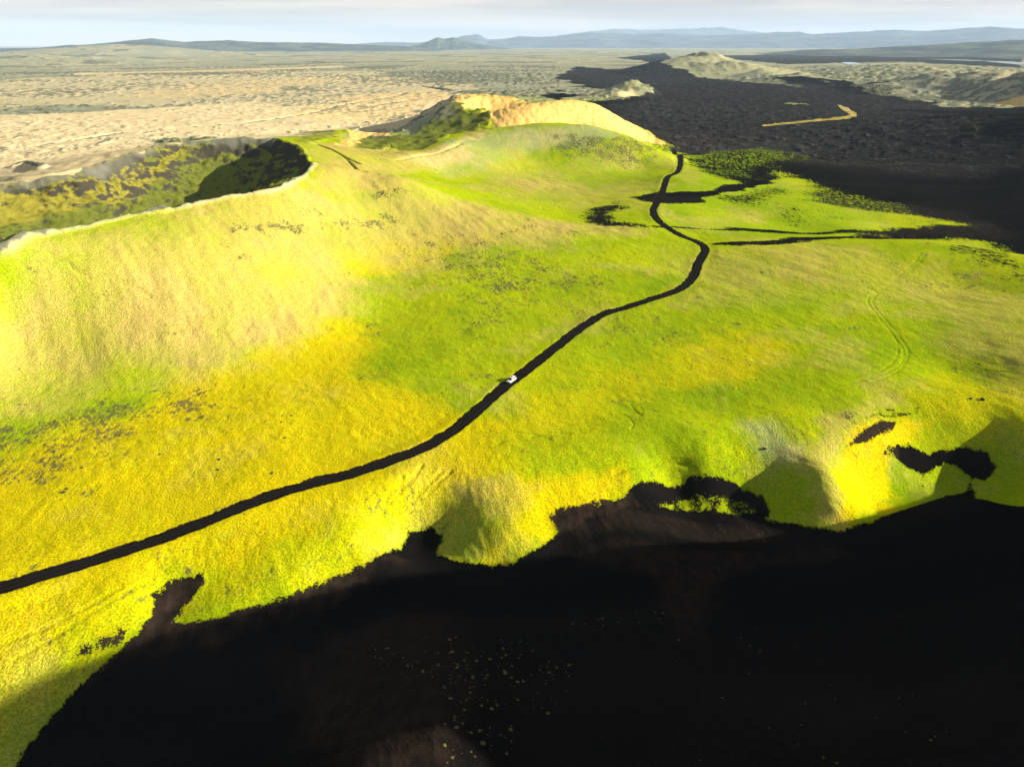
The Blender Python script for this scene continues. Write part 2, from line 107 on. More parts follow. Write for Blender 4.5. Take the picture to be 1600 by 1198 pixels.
('rock',1,2.0,2.0,[(-188.2,211.5),(-175.5,222.1),(-164.2,224.3),(-161.0,235.9),(-156.5,246.7),(-151.5,258.5),(-146.1,271.3),(-136.4,285.3),(-126.2,302.1),(-115.2,313.5),(-104.0,327.6),(-102.5,364.2),(-103.7,384.7),(-128.3,453.9),(-166.3,524.6),(-187.8,521.5),(-207.7,514.8),(-222.8,508.4),(-234.2,494.7),(-236.0,453.7),(-247.9,404.1),(-273.4,387.9),(-298.1,347.1)]),
('yellow',0.9,5.51,16.15,[(-305.1,339.7),(-270.8,382.7),(-239.6,420.7),(-224.2,468.7),(-223.3,496.7),(-213.5,450.5),(-221.9,403.2),(-240.7,332.5),(-231.9,253.2)]),  # sunlit crater wall, its light painted as yellow
('orange',0.15,5.39,7.4,[(-272.1,385.2),(-254.3,388.6),(-234.8,396.2),(-245.2,370.3),(-256.3,356.7)]),
('sand',0.3,4.12,5.67,[(-199.4,452.6),(-166.1,476.2),(-108.1,341.6),(-180.4,442.6),(-198.0,428.5)]),
('tan',0.95,12.06,32.64,[(-1099.3,1081.1),(-736.8,1087.6),(-613.0,1211.3),(-545.4,1381.9),(-519.9,1553.5),(-392.0,1963.3),(-198.1,2169.5),(-112.8,1531.6),(-98.2,768.7),(-185.5,905.2),(-179.4,598.8),(-325.8,808.8),(-360.8,763.8),(-244.1,470.4),(-259.2,423.4),(-289.5,411.4),(-490.5,456.8)]),
('orange',0.2,18.27,34.92,[(-784.1,1562.0),(-842.8,2027.6),(-682.4,2422.9),(-493.6,2289.4),(-527.3,1661.6),(-638.6,1465.1)]),
('tan',0.6,18.27,49.46,[(-784.1,1562.0),(-842.8,2027.6),(-682.4,2422.9),(-493.6,2289.4),(-527.3,1661.6),(-638.6,1465.1)]),
('orange',0.25,6.01,14.35,[(-1580.8,2772.1),(-1223.2,3155.3),(-837.2,3768.2),(-761.4,3556.0),(-1015.9,3078.0),(-1359.8,2741.8),(-1499.2,2626.7)]),
('tan',0.65,9.01,14.35,[(-1580.8,2772.1),(-1223.2,3155.3),(-837.2,3768.2),(-761.4,3556.0),(-1015.9,3078.0),(-1359.8,2741.8),(-1499.2,2626.7)]),
('tan',0.8,3.67,8.76,[(-1175.2,1717.2),(-1045.9,1792.2),(-974.5,1717.2),(-1114.5,1626.2)]),
('orange',0.28,19.65,31.29,[(-358.5,1115.2),(-310.0,1543.8),(-163.0,1776.9),(-121.8,1453.7),(-157.8,1163.5),(-227.4,955.0)]),
('pale',0.9,16.38,26.08,[(420.3,2540.9),(537.1,2722.7),(667.4,2815.0),(1447.9,5042.2),(1060.6,2992.5),(969.3,2388.1),(674.5,2326.5),(526.3,2445.6)]),
('tan',0.12,16.07,25.59,[(522.5,2644.1),(677.9,2759.0),(1313.8,4206.6),(1013.6,2857.8),(869.2,2139.9),(692.0,2390.2)]),
('pale',0.9,9.39,14.95,[(758.3,2355.6),(1401.1,2837.2),(1565.9,2716.0),(1605.9,2428.5),(1045.9,1580.0),(1155.5,2324.9),(869.2,2139.9),(739.1,2230.5)]),
('tan',0.5,4.28,6.82,[(1417.9,2688.9),(1467.4,2617.2),(1001.8,1637.3),(977.4,1441.0),(973.0,1433.6),(1378.2,2380.2)]),
('sand',0.8,10.74,34.22,[(785.4,5991.2),(1879.1,9583.6),(633.0,2758.2),(827.4,5042.2)]),
('sand',0.7,11.26,35.88,[(2112.4,7826.8),(4089.4,8336.6),(3751.9,5722.2),(2310.5,3506.6),(2301.2,4671.4),(1439.4,4071.4),(1547.6,5722.2)]),
('rock',0.5,4.81,15.33,[(562.2,2627.0),(627.3,2680.0),(671.8,2634.8),(680.4,2498.0),(572.9,2475.6)]),
('tan',1,5.6,6.69,[(209.4,1518.8),(240.3,1557.7),(253.1,1527.9),(219.8,1500.2)]),
('pale',0.8,6.22,9.9,[(194.5,1498.9),(228.9,1570.3),(351.2,2169.5),(351.2,1963.3),(289.1,1559.1),(259.9,1558.6),(236.0,1525.9)]),
('sand',-1,6.2,9.88,[(194.5,1498.9),(228.9,1570.3),(351.2,2169.5),(351.2,1963.3),(287.6,1550.3),(258.9,1551.4),(234.5,1514.7)]),
('sand',-1,5,3,[(-31.3,764.4),(-15.4,724.8),(17.9,699.8),(60.4,709.4),(99.3,728.3),(137.8,762.7),(162.5,778.2),(149.6,816.4),(123.3,851.1),(98.0,852.4),(75.3,841.6),(48.5,813.6),(23.8,799.6),(-6.8,800.0),(-24.0,804.6)]),
('sand',-1,5,3,[(-73.6,838.8),(-67.7,902.5),(-36.4,949.3),(4.0,942.0),(34.5,899.3),(40.3,844.0),(26.9,789.5),(-6.8,795.0),(-23.8,799.6),(-44.1,796.8),(-60.9,812.7)]),
('orange',1,5,3,[(-31.3,764.4),(-15.4,724.8),(17.9,699.8),(60.4,709.4),(99.3,728.3),(137.8,762.7),(162.5,778.2),(149.6,816.4),(123.3,851.1),(98.0,852.4),(75.3,841.6),(48.5,813.6),(23.8,799.6),(-6.8,800.0),(-24.0,804.6)]),
('orange',1,4,3,[(-73.6,838.8),(-67.7,902.5),(-36.4,949.3),(4.0,942.0),(34.5,899.3),(40.3,844.0),(26.9,789.5),(-6.8,795.0),(-23.8,799.6),(-44.1,796.8),(-60.9,812.7)]),
('rock',0.45,1.81,5.78,[(-72.8,894.9),(-59.2,907.1),(-53.1,1589.4),(0.0,1510.3),(32.6,775.5),(32.2,764.1),(0.0,902.7),(-30.3,905.0),(-58.1,888.2),(-61.4,830.7)]),
('rock',0.9,2.56,6.12,[(-72.2,887.4),(-42.8,779.3),(-19.2,757.0),(-21.4,741.4),(-34.2,730.8),(-49.8,729.4),(-52.3,554.0),(-74.3,538.0),(-90.5,552.6),(-98.8,575.1),(-102.3,748.1),(-79.9,785.7)]),
('lush_shade',0.9,4.02,6.41,[(-73.2,899.8),(-39.4,777.9),(-70.8,756.7),(-101.4,740.8),(-98.8,575.1),(-118.6,575.6),(-106.6,782.0)]),
('pale',0.7,4.24,6.76,[(-73.2,899.8),(-62.2,821.7),(-90.7,760.7),(-106.6,621.4),(-140.3,630.0),(-127.3,879.7)]),
('tan',0.9,2.13,3.28,[(-38.3,597.2),(-40.9,739.8),(-20.2,590.2),(-24.6,574.9),(-40.6,555.5)]),
('orange',0.9,1.77,3.73,[(-122.8,518.7),(-138.9,636.3),(-156.5,894.9),(-101.0,627.3),(-119.9,636.0),(-113.9,540.1)]),
('rock',0.9,2.02,3.07,[(-112.4,532.3),(-119.9,636.0),(-101.7,632.0),(-86.4,575.0),(-92.9,538.3)]),
('pale',0.35,11.8,14.83,[(-70.2,507.6),(-20.2,590.2),(36.3,610.2),(103.2,755.9),(49.3,572.9),(0.0,542.2),(-60.1,493.2)]),
('tan',0.4,3.84,4.35,[(-153.4,495.5),(-127.7,530.2),(-70.2,507.6),(-46.0,533.1),(-66.3,475.1),(-93.3,382.1)]),
('rock',0.5,4.1,6.53,[(-179.4,598.8),(-216.6,906.1),(-152.8,895.4),(-149.9,877.3),(-148.5,618.7),(-133.8,486.2)]),
('pale',1,18.85,24.02,[(-1261.7,1247.6),(-840.3,1246.3),(-643.3,1932.6),(-208.7,2520.8),(-60.4,901.7),(-98.2,768.7),(-185.5,905.2),(-179.4,598.8),(-325.8,808.8),(-360.8,763.8),(-244.1,470.4),(-259.2,423.4),(-289.5,411.4),(-490.5,456.8)]),
('brown',1,33.89,53.97,[(245.4,1464.0),(452.8,2096.2),(643.3,1932.6),(538.9,1307.3),(395.8,876.4),(315.6,761.7),(232.7,770.2),(192.8,1026.7)]),
('brown',0.5,24.16,38.47,[(341.5,889.1),(491.5,966.7),(453.9,783.5),(366.6,775.1)]),
('brown',0.35,50.55,115.0,[(166.9,2520.8),(597.4,2404.0),(757.2,2024.1),(698.9,1576.2),(538.9,1307.3),(372.7,1788.3),(160.7,1931.5)]),
('tan',0.55,18.51,38.91,[(-19.0,550.5),(24.6,571.7),(77.8,560.1),(85.1,458.3),(55.3,384.0),(21.6,403.1),(-31.8,450.7),(-51.7,494.3)]),
('tan',0.5,7.19,12.89,[(155.8,276.9),(184.3,281.8),(200.8,252.8),(165.6,200.9),(158.7,221.2),(151.5,248.3)]),
('tan',0.3,16.12,24.8,[(74.8,325.3),(150.4,329.1),(184.3,308.4),(181.3,276.1),(126.8,269.3),(75.5,266.2)]),
('speck',0.5,4.0,6.9,[(-64.3,286.6),(-31.0,341.5),(31.0,340.1),(58.5,299.2),(36.8,238.3),(-8.9,228.5),(-48.9,255.4)]),
('speck',0.45,3.23,5.29,[(-159.1,206.1),(-133.6,218.1),(-121.3,206.0),(-134.4,192.3),(-147.1,183.3)]),
('speck',0.5,4.66,8.34,[(69.8,300.0),(171.4,310.7),(199.9,282.7),(168.4,253.4),(99.5,263.0)]),
('pale',0.5,5.88,8.86,[(-47.4,551.9),(0.0,593.3),(51.4,604.3),(81.3,594.7),(49.5,576.9),(-9.6,558.9)]),
('sand',-0.4,14.96,11.4,[(206.5,533.6),(254.1,475.2),(279.1,430.7),(287.9,419.8),(225.4,416.3),(169.8,420.9)]),
('brown',0.7,37.61,59.89,[(259.9,1558.6),(698.9,1576.2),(479.9,684.3),(424.5,580.0),(265.6,609.7),(169.6,755.8)]),
('brown',0.45,6.11,8.65,[(203.7,500.6),(285.2,455.4),(301.1,394.5),(253.5,398.3),(189.3,394.2)]),
('speck',0.8,4.23,7.39,[(-46.9,318.7),(-18.5,338.8),(30.0,327.1),(49.0,291.5),(24.1,251.7),(-9.7,253.1),(-43.0,286.6)]),
('speck',0.8,2.02,2.46,[(-153.8,172.0),(-123.5,185.7),(-93.1,198.8),(-69.8,180.8),(-80.8,153.5),(-103.6,136.8),(-126.9,132.0)]),
('speck',0.6,2.68,3.5,[(25.1,264.3),(65.9,267.8),(81.5,234.6),(61.2,206.2),(29.8,216.7)]),
('speck',0.65,4.6,6.88,[(172.3,325.0),(290.2,377.2),(187.2,232.7),(164.1,254.1),(156.8,290.5)]),
('speck',0.6,1.41,1.7,[(-27.7,122.7),(-39.8,115.6),(-48.6,109.7),(-59.0,106.5),(-61.4,114.0),(-46.8,118.4),(-33.7,126.7)]),
('speck',0.6,1.4,1.68,[(-85.5,82.6),(-83.0,90.1),(-75.6,100.6),(-70.1,113.2),(-66.2,116.7),(-72.1,100.1),(-75.7,88.1),(-79.3,78.0)]),
('lush_shade',0.6,1.4,2.85,[(-85.5,82.6),(-83.0,90.1),(-75.6,100.6),(-70.1,113.2),(-66.2,116.7),(-72.1,100.1),(-75.7,88.1),(-79.3,78.0)]),
('speck',0.6,1.3,1.62,[(8.7,130.3),(28.6,148.0),(45.9,154.8),(65.0,151.5),(66.0,155.9),(43.1,157.8),(25.6,150.0),(10.7,140.3)]),
('speck',0.55,1.65,2.11,[(100.7,167.2),(120.4,170.5),(133.9,166.6),(129.9,153.3),(119.2,158.8),(101.9,159.8)]),
('speck',0.5,1.56,1.97,[(78.2,154.6),(96.1,174.3),(121.7,182.7),(120.1,179.1),(94.5,165.4),(75.9,139.6)]),
('lush_shade',0.5,6.04,6.94,[(-148.6,168.5),(-121.6,182.1),(-90.9,192.9),(-83.3,159.6),(-103.6,136.8),(-124.0,132.0)]),
('brown',1,46.11,73.42,[(348.3,2096.2),(804.2,1932.6),(647.0,1238.2),(453.9,783.5),(388.5,753.0),(169.6,755.8),(140.7,825.5)]),
('brown',0.8,74.82,119.14,[(178.2,3606.8),(602.6,2426.5),(791.9,1795.4),(696.9,1215.2),(520.0,1234.1),(255.7,1528.2),(132.9,2289.4)]),
('speck',0.95,7.72,14.47,[(14.7,570.7),(35.3,589.9),(70.9,592.9),(106.7,590.1),(111.2,554.6),(71.5,546.4),(38.4,552.5)]),
('lush_shade',0.7,8.79,21.9,[(14.7,570.7),(35.0,584.9),(70.4,588.4),(106.2,586.8),(104.3,517.4),(61.9,466.3),(23.5,440.6),(23.9,551.5)]),
('lush_shade',0.6,4.51,9.52,[(-77.8,366.5),(-33.1,370.4),(9.5,350.7),(63.3,347.3),(61.0,333.2),(-6.0,328.9),(-50.5,350.2)]),
('speck',0.6,3.42,5.24,[(-81.5,322.7),(-57.5,356.3),(-25.6,354.9),(0.0,336.8),(-29.5,321.3),(-69.1,314.9)]),
('tan',0.5,32.05,108.45,[(-2341.2,2169.5),(-1546.6,2332.2),(-1239.9,3004.4),(-595.2,3004.4),(-144.1,2169.5),(-60.4,901.7),(-464.4,1382.6),(-1143.3,1036.0)]),
('lush_shade',0.4,16.38,34.77,[(420.3,2540.9),(537.1,2722.7),(667.4,2815.0),(1447.9,5042.2),(1060.6,2992.5),(969.3,2388.1),(674.5,2326.5),(526.3,2445.6)]),
('sand',1,12.04,7.3,[(274.0,516.2),(409.3,518.0),(308.7,348.3),(283.4,377.1),(267.8,394.6),(277.3,420.9),(261.9,457.3)]),
('tan',0.95,3.0,5.0,[(-165.0,520.4),(-186.3,517.3),(-206.0,510.7),(-221.0,504.3),(-232.3,490.7),(-234.1,450.1),(-245.9,400.9),(-271.2,384.8),(-295.7,344.3),(-363.7,423.5),(-333.5,473.2),(-302.4,493.0),(-287.9,553.5),(-285.7,603.5),(-271.8,620.2),(-253.4,628.1),(-229.1,636.2),(-202.9,640.0)]),
('pale',0.9,3.0,5.0,[(-165.0,520.4),(-186.3,517.3),(-206.0,510.7),(-221.0,504.3),(-232.3,490.7),(-234.1,450.1),(-245.9,400.9),(-271.2,384.8),(-295.7,344.3),(-363.7,423.5),(-333.5,473.2),(-302.4,493.0),(-287.9,553.5),(-285.7,603.5),(-271.8,620.2),(-253.4,628.1),(-229.1,636.2),(-202.9,640.0)]),
('tan',0.75,6.86,14.47,[(-106.7,389.1),(-131.1,545.1),(-94.0,544.9),(-46.7,542.3),(-36.7,530.9),(-59.2,485.1),(-74.4,386.0),(-48.0,389.5),(-65.8,371.8),(-89.8,364.9)]),
('tan',0.5,4.89,9.47,[(-53.8,381.8),(-27.9,392.4),(9.9,365.9),(51.6,355.5),(12.8,351.5),(-26.2,365.3)]),
('sand',1,3.0,3.0,[(95,128),(122,134.5),(200,150),(620,170),(620,-500),(-300,-500),(-150,20),(-86,66),(-60,70),(0,60),(60,80)])]
# ruts, cracks and scarps: (cover, amount, half width, step in height, softness, course)
LINES = [
('lush_shade',0.55,0.4,-0.16,1.5,[(183.6,312.6),(173.1,299.5),(153.5,280.2),(140.1,266.0),(136.1,255.9),(133.8,240.4),(132.4,226.9),(129.8,217.0),(124.7,208.3),(117.5,201.1),(108.8,195.3),(95.2,190.2)]),
('lush_shade',0.55,0.4,-0.16,1.5,[(185.4,312.3),(174.9,299.2),(155.3,280.3),(141.8,266.0),(137.7,255.8),(135.4,240.4),(133.9,226.8),(131.3,217.0),(124.0,205.8),(116.8,198.6),(108.4,193.1),(94.9,188.1)]),
('lush_shade',0.3,0.3,-0.1,1.5,[(108.8,195.3),(95.2,190.2),(78.4,185.1),(58.8,181.0),(47.2,178.3)]),
('lush_shade',0.4,0.3,-0.15,1.5,[(132.4,226.9),(127.9,216.9),(122.1,208.5),(114.4,200.9)]),
('speck',0.5,0.5,-0.7,1.5,[(-153.2,230.8),(-148.3,231.1),(-145.2,229.6),(-140.8,229.0),(-134.4,230.6),(-128.5,230.7),(-122.0,229.5)]),
('speck',0.4,0.35,-0.45,1.5,[(-98.1,245.7),(-93.1,247.4),(-88.8,249.1)]),
('speck',0.5,0.3,-0.25,1.5,[(-5.0,160.9),(0.0,164.0),(5.1,164.8),(9.5,167.3),(15.5,166.1)]),
('speck',0.5,0.3,-0.25,1.5,[(0.0,167.6),(6.0,166.2),(10.2,163.4)]),
('speck',0.6,0.2,-0.16,1.5,[(30.1,186.1),(35.0,186.9),(37.8,181.5),(36.1,176.8)]),
('speck',0.6,0.2,-0.16,1.5,[(34.7,185.2),(36.2,177.7),(37.9,171.9)]),
('speck',0.6,0.2,-0.16,1.5,[(28.1,177.4),(31.8,178.0),(33.4,171.6),(32.0,167.8)]),
('speck',0.6,0.2,-0.16,1.5,[(34.8,169.1),(36.0,166.2),(39.2,164.8)]),
('lush_shade',0.5,0.4,-0.22,1.5,[(-29.8,138.9),(-29.0,141.7),(-27.0,143.9),(-26.8,146.5)]),
('lush_shade',0.6,0.5,-0.28,1.5,[(-27.1,142.1),(-26.0,144.7),(-24.2,146.9),(-22.4,151.8)]),
('lush_shade',0.6,0.5,-0.28,1.5,[(-23.8,141.5),(-22.5,143.9),(-20.6,146.1),(-17.5,150.0)]),
('lush_shade',0.5,0.4,-0.22,1.5,[(-20.5,143.8),(-18.0,146.9),(-15.1,150.0)]),
('speck',0.4,0.5,-0.5,1.5,[(25.6,150.9),(32.5,153.9),(39.7,157.3),(45.4,156.5)]),
('lush_shade',0.5,0.4,-0.2,1.5,[(-92.6,95.7),(-87.5,98.9),(-81.6,103.7),(-76.6,108.8)]),
('lush_shade',0.5,0.4,-0.2,1.5,[(-88.8,93.0),(-83.8,98.4),(-77.6,105.3),(-72.0,111.8)]),
('rock',0.62,5,-1.6,1.8,[(-488.2,654.1),(-484.4,700.7),(-466.0,774.9),(-441.2,860.9),(-389.3,914.1),(-334.5,985.1),(-313.9,1160.6),(-298.8,1315.0),(-273.4,1416.4),(-231.8,1539.3),(-219.7,1644.3),(-165.6,1806.9)]),
('rock',0.9,6,-4,3,[(-269.5,1963.2),(-225.0,1931.5),(-165.6,1806.9),(-143.4,1718.6)]),
('rock',0.8,5,-2.5,2,[(-262.4,1298.3),(-228.3,1357.9),(-193.6,1443.1)]),
('rock',0.7,2.5,2.5,2,[(-378.7,560.4),(-377.1,573.7),(-295.8,461.2)]),
('rock',0.7,2,2,2,[(-411.9,841.9),(-405.3,854.5)]),
('rock',0.7,2,2,2,[(-415.0,748.0),(-410.5,764.3)]),
('rock',0.7,2,2,2,[(-249.3,1257.7),(-232.5,1283.0)]),
('rock',0.5,2,2,3,[(-305.3,423.2),(-265.4,408.9),(-244.1,423.6),(-235.1,460.2)]),
('speck',0.7,1.2,-1.5,1.5,[(-131.3,500.4),(-107.8,461.5),(-92.6,443.7)]),
('speck',0.8,1.0,-1.2,1.5,[(-113.7,470.6),(-98.3,443.8),(-79.2,394.1)]),
('speck',0.6,1.2,-1.2,1.5,[(-76.0,486.8),(-54.2,522.4),(-37.9,551.1)]),
('pale',0.8,1.2,0.5,2.0,[(-188.2,211.5),(-175.5,222.1),(-164.2,224.3),(-161.0,235.9),(-156.5,246.7),(-151.5,258.5),(-146.1,271.3),(-136.4,285.3),(-126.2,302.1),(-115.2,313.5),(-104.0,327.6),(-102.5,364.2),(-103.7,384.7)]),
('rock',0.5,0.8,0.5,2.0,[(-188.2,211.5),(-175.5,222.1),(-164.2,224.3),(-161.0,235.9),(-156.5,246.7),(-151.5,258.5),(-146.1,271.3)])]
ROAD_COURSE = [(-117.6,96.4),(-107.2,102.7),(-99.3,107.3),(-85.3,116.0),(-70.0,126.7),(-52.9,140.6),(-37.8,148.6),(-24.8,158.3),(-17.3,167.8),(-11.0,179.2),(-4.8,192.4),(-0.2,200.5),(6.3,211.2),(15.5,226.9),(23.2,240.7),(34.1,255.6),(44.8,262.4),(56.4,271.4),(68.6,280.9),(78.0,296.7),(84.7,315.1),(91.9,332.3),(91.3,345.2),(84.6,358.5),(79.4,379.8),(79.3,400.9),(85.4,424.6),(95.8,461.0),(108.9,509.3),(128.5,561.8),(159.2,724.8),(164.5,756.7)]
TUFTS = [(-6.9,75.8,0.15),(-14.6,82.4,0.12),(-10.3,85.4,0.14),(-6.8,82.9,0.14),(-10.2,88.9,0.15),(-14.2,86.0,0.13),(-7.5,84.2,0.12),(-9.1,81.6,0.22),(-17.6,84.6,0.22),(-12.3,80.5,0.12),(-12.0,85.2,0.2),(-9.2,77.5,0.14),(-16.9,79.3,0.12),(-9.0,78.4,0.13),(-7.8,86.5,0.13),(-7.6,83.0,0.19),(-9.7,73.3,0.32),(-8.2,75.5,0.12),(-8.3,74.9,0.13),(-11.5,80.9,0.3),(-15.8,82.7,0.12),(-13.5,78.6,0.28),(-6.1,75.6,0.12),(-12.5,84.9,0.14),(-5.9,81.6,0.14),(-9.0,74.7,0.13),(-7.6,82.7,0.16),(-8.4,80.7,0.19),(-10.0,74.2,0.13),(-14.9,82.3,0.18),(-14.1,77.6,0.13),(-7.3,85.9,0.25),(-11.9,77.0,0.15),(-15.6,81.2,0.12),(-20.6,82.4,0.14),(-11.5,80.7,0.16),(-8.5,80.3,0.16),(-12.3,78.7,0.12),(-11.2,77.7,0.12),(-4.0,77.6,0.29),(-16.1,82.1,0.12),(-12.3,79.8,0.14),(-16.4,81.5,0.28),(-13.6,79.1,0.31),(-9.8,73.7,0.12),(7.2,83.9,0.28),(-4.0,75.3,0.16),(6.4,81.7,0.14),(9.3,84.6,0.34),(-2.2,82.5,0.14),(-10.0,83.7,0.12),(-9.2,76.4,0.15),(-8.5,80.0,0.29),(8.3,77.4,0.13),(-1.0,86.4,0.35),(0.0,88.6,0.14),(4.4,76.3,0.12),(-4.0,80.6,0.14),(3.1,74.3,0.13),(-1.9,92.0,0.14),(9.0,81.5,0.18),(1.7,78.8,0.29),(-5.7,83.2,0.35),(-1.1,80.2,0.35),(-7.9,77.2,0.13),(-3.4,70.7,0.14),(3.5,88.8,0.21),(-7.0,81.3,0.12),(-10.1,87.5,0.12),(-10.7,90.8,0.39),(-5.2,75.9,0.12),(9.9,84.9,0.18),(1.1,85.9,0.25),(3.0,81.0,0.21),(-5.6,83.6,0.17),(-9.0,75.1,0.12),(1.4,87.1,0.23),(6.1,85.4,0.19),(1.4,91.9,0.23),(-0.1,79.3,0.25),(-9.8,85.7,0.44),(-4.9,85.3,0.12),(-4.3,76.9,0.12),(-5.1,85.2,0.12),(5.1,71.1,0.37),(-1.9,92.1,0.13),(0.0,83.0,0.25),(4.3,72.3,0.15),(-6.1,73.6,0.3),(-6.9,79.9,0.18),(5.3,79.9,0.17),(-5.6,74.1,0.19),(-8.4,81.6,0.13),(-1.6,88.6,0.24),(-4.5,78.8,0.15),(-5.9,71.9,0.31),(-6.6,87.8,0.17),(6.5,74.1,0.14),(5.7,83.8,0.15),(-9.7,91.8,0.22),(0.8,78.3,0.36),(-5.3,93.5,0.12),(-1.5,89.3,0.13),(4.6,84.1,0.13),(-5.9,77.2,0.45),(5.2,78.9,0.17),(-0.1,91.1,0.18),(-1.2,81.0,0.34),(6.4,80.5,0.12),(0.3,76.8,0.12),(-10.7,91.4,0.12),(3.1,72.0,0.12),(0.3,73.7,0.12),(-0.9,70.8,0.13),(5.9,82.3,0.4),(-2.3,71.1,0.12),(-4.2,88.9,0.14),(-2.6,86.2,0.14),(3.3,79.0,0.12),(3.8,76.2,0.14),(-1.5,88.6,0.31),(-3.6,84.4,0.38),(-4.9,87.0,0.14),(-0.2,77.1,0.14),(8.6,82.5,0.15),(-1.7,85.4,0.3),(-1.6,91.1,0.13),(-0.8,83.3,0.12),(4.4,82.8,0.16),(-0.7,80.7,0.15),(-0.7,80.8,0.13),(-8.6,81.3,0.22),(5.9,75.5,0.12),(-3.8,78.9,0.3),(0.8,73.1,0.23),(-7.6,56.0,0.17),(-2.8,68.7,0.33),(-0.9,63.2,0.12),(-0.2,65.0,0.34),(-6.1,58.2,0.12),(-7.1,57.0,0.27),(-6.5,65.9,0.12),(-2.8,62.9,0.12),(-0.1,65.9,0.18),(-2.1,70.0,0.27),(-4.7,63.9,0.12),(-6.4,64.0,0.23),(-4.2,63.1,0.24),(-8.6,63.5,0.2),(-4.2,71.2,0.16),(-8.9,70.7,0.13),(-7.1,63.0,0.36),(-5.0,58.8,0.16),(-0.7,60.3,0.29),(-6.9,57.4,0.12),(-6.3,69.7,0.19),(-5.6,62.5,0.12),(-4.5,58.2,0.18),(-3.7,60.9,0.39),(-5.9,70.3,0.12),(-7.5,64.6,0.23),(-7.5,65.3,0.29),(-3.9,63.5,0.13),(-3.2,62.8,0.13),(-2.6,61.0,0.13),(-4.5,70.4,0.12),(-9.4,71.1,0.12),(-2.7,60.3,0.12),(-5.2,62.4,0.3),(-3.6,71.0,0.12),(-8.2,58.9,0.32),(-7.1,58.4,0.12),(-0.1,62.7,0.15),(-4.2,68.8,0.35),(-6.4,67.1,0.25),(-2.9,64.3,0.17),(-8.5,69.8,0.38),(-1.5,63.4,0.17),(-7.0,69.0,0.18),(-9.8,71.8,0.13),(16.9,100.6,0.28),(13.4,98.9,0.14),(14.8,96.3,0.14),(18.1,99.6,0.13),(15.4,100.4,0.12),(11.7,100.0,0.13),(23.0,97.7,0.18),(14.3,96.9,0.12),(27.1,98.6,0.17),(8.7,93.9,0.12),(13.0,97.8,0.12),(16.1,100.2,0.17),(26.7,101.0,0.21),(20.2,99.9,0.13),(28.0,100.5,0.25),(27.2,97.0,0.12),(16.6,97.7,0.21),(28.2,99.5,0.12),(25.8,98.0,0.12),(19.6,98.6,0.18),(11.2,99.3,0.26),(23.4,101.5,0.17),(-29.8,96.1,0.12),(-20.8,88.5,0.12),(-21.6,86.1,0.23),(-19.5,86.5,0.12),(-22.4,89.0,0.12),(-19.8,83.1,0.12),(-20.9,89.3,0.24),(-23.7,88.0,0.12),(-23.4,90.4,0.21),(-27.5,91.4,0.13),(-22.6,91.6,0.12),(-29.2,95.0,0.13),(-22.8,87.3,0.22),(-21.4,89.4,0.28),(-27.2,89.6,0.12),(-25.4,90.1,0.14),(54.1,70.7,0.16),(39.5,67.5,0.12),(50.6,58.9,0.24),(53.3,60.3,0.12),(51.6,59.6,0.14),(23.4,59.5,0.12),(31.0,74.6,0.22),(40.1,89.1,0.2),(46.7,73.0,0.15),(49.5,61.8,0.12),(56.0,70.8,0.13),(42.3,72.6,0.19),(48.7,66.5,0.12),(35.1,67.2,0.15),(43.2,94.2,0.12),(48.1,89.7,0.14),(39.4,91.4,0.15),(40.1,59.0,0.2),(28.4,91.0,0.15),(48.3,77.5,0.12),(37.2,63.3,0.12),(39.1,60.3,0.26),(26.8,85.0,0.12),(37.4,81.5,0.17),(28.7,91.2,0.2),(41.4,87.9,0.24),(58.5,133.0,0.18),(56.0,138.0,0.16),(55.3,133.6,0.16),(57.7,132.8,0.12),(49.3,137.1,0.12),(57.8,135.1,0.16),(50.2,136.6,0.19),(57.4,133.7,0.12),(47.6,135.1,0.22),(59.5,137.1,0.16),(50.3,135.9,0.12),(52.3,133.2,0.2),(58.2,135.5,0.22),(49.4,137.1,0.12)]
ROCKS = [(132.0,182.6,0.55),(134.9,181.9,0.8),(66.4,161.0,0.6),(76.7,209.2,0.35),(75.4,198.2,0.35),(-60.6,164.8,0.4),(-58.8,147.7,0.5),(-74.3,154.2,0.5),(-72.9,149.7,0.4),(-105.1,139.3,0.6),(-105.2,140.9,0.4),(-117.7,157.3,0.5),(-64.0,173.4,0.35),(69.7,215.1,0.3),(-62.4,177.2,0.35),(-90.1,156.3,0.4),(-106.4,149.6,0.4)]
CAR_AT = (-0.2,200.1)
WATERS = [[(2988.0,4955.0),(3037.0,4805.0),(2967.0,4515.0),(2910.0,4215.0),(2610.0,3776.0),(2601.0,3953.0),(2685.0,4215.0),(2831.0,4597.0)],[(3860.0,7611.0),(4579.0,8753.0),(4929.0,8936.0),(4692.0,8464.0),(4170.0,7843.0),(3745.0,7265.0)],[(3168.0,6695.0),(3469.0,7065.0),(3674.0,7184.0),(3508.0,6912.0),(3195.0,6558.0)],[(1902.0,4515.0),(1993.0,4580.0),(1888.0,4215.0),(1761.0,4080.0)],[(2965.0,5608.0),(3084.0,5372.0),(3047.0,5053.0),(2934.0,4897.0),(2918.0,5155.0)]]
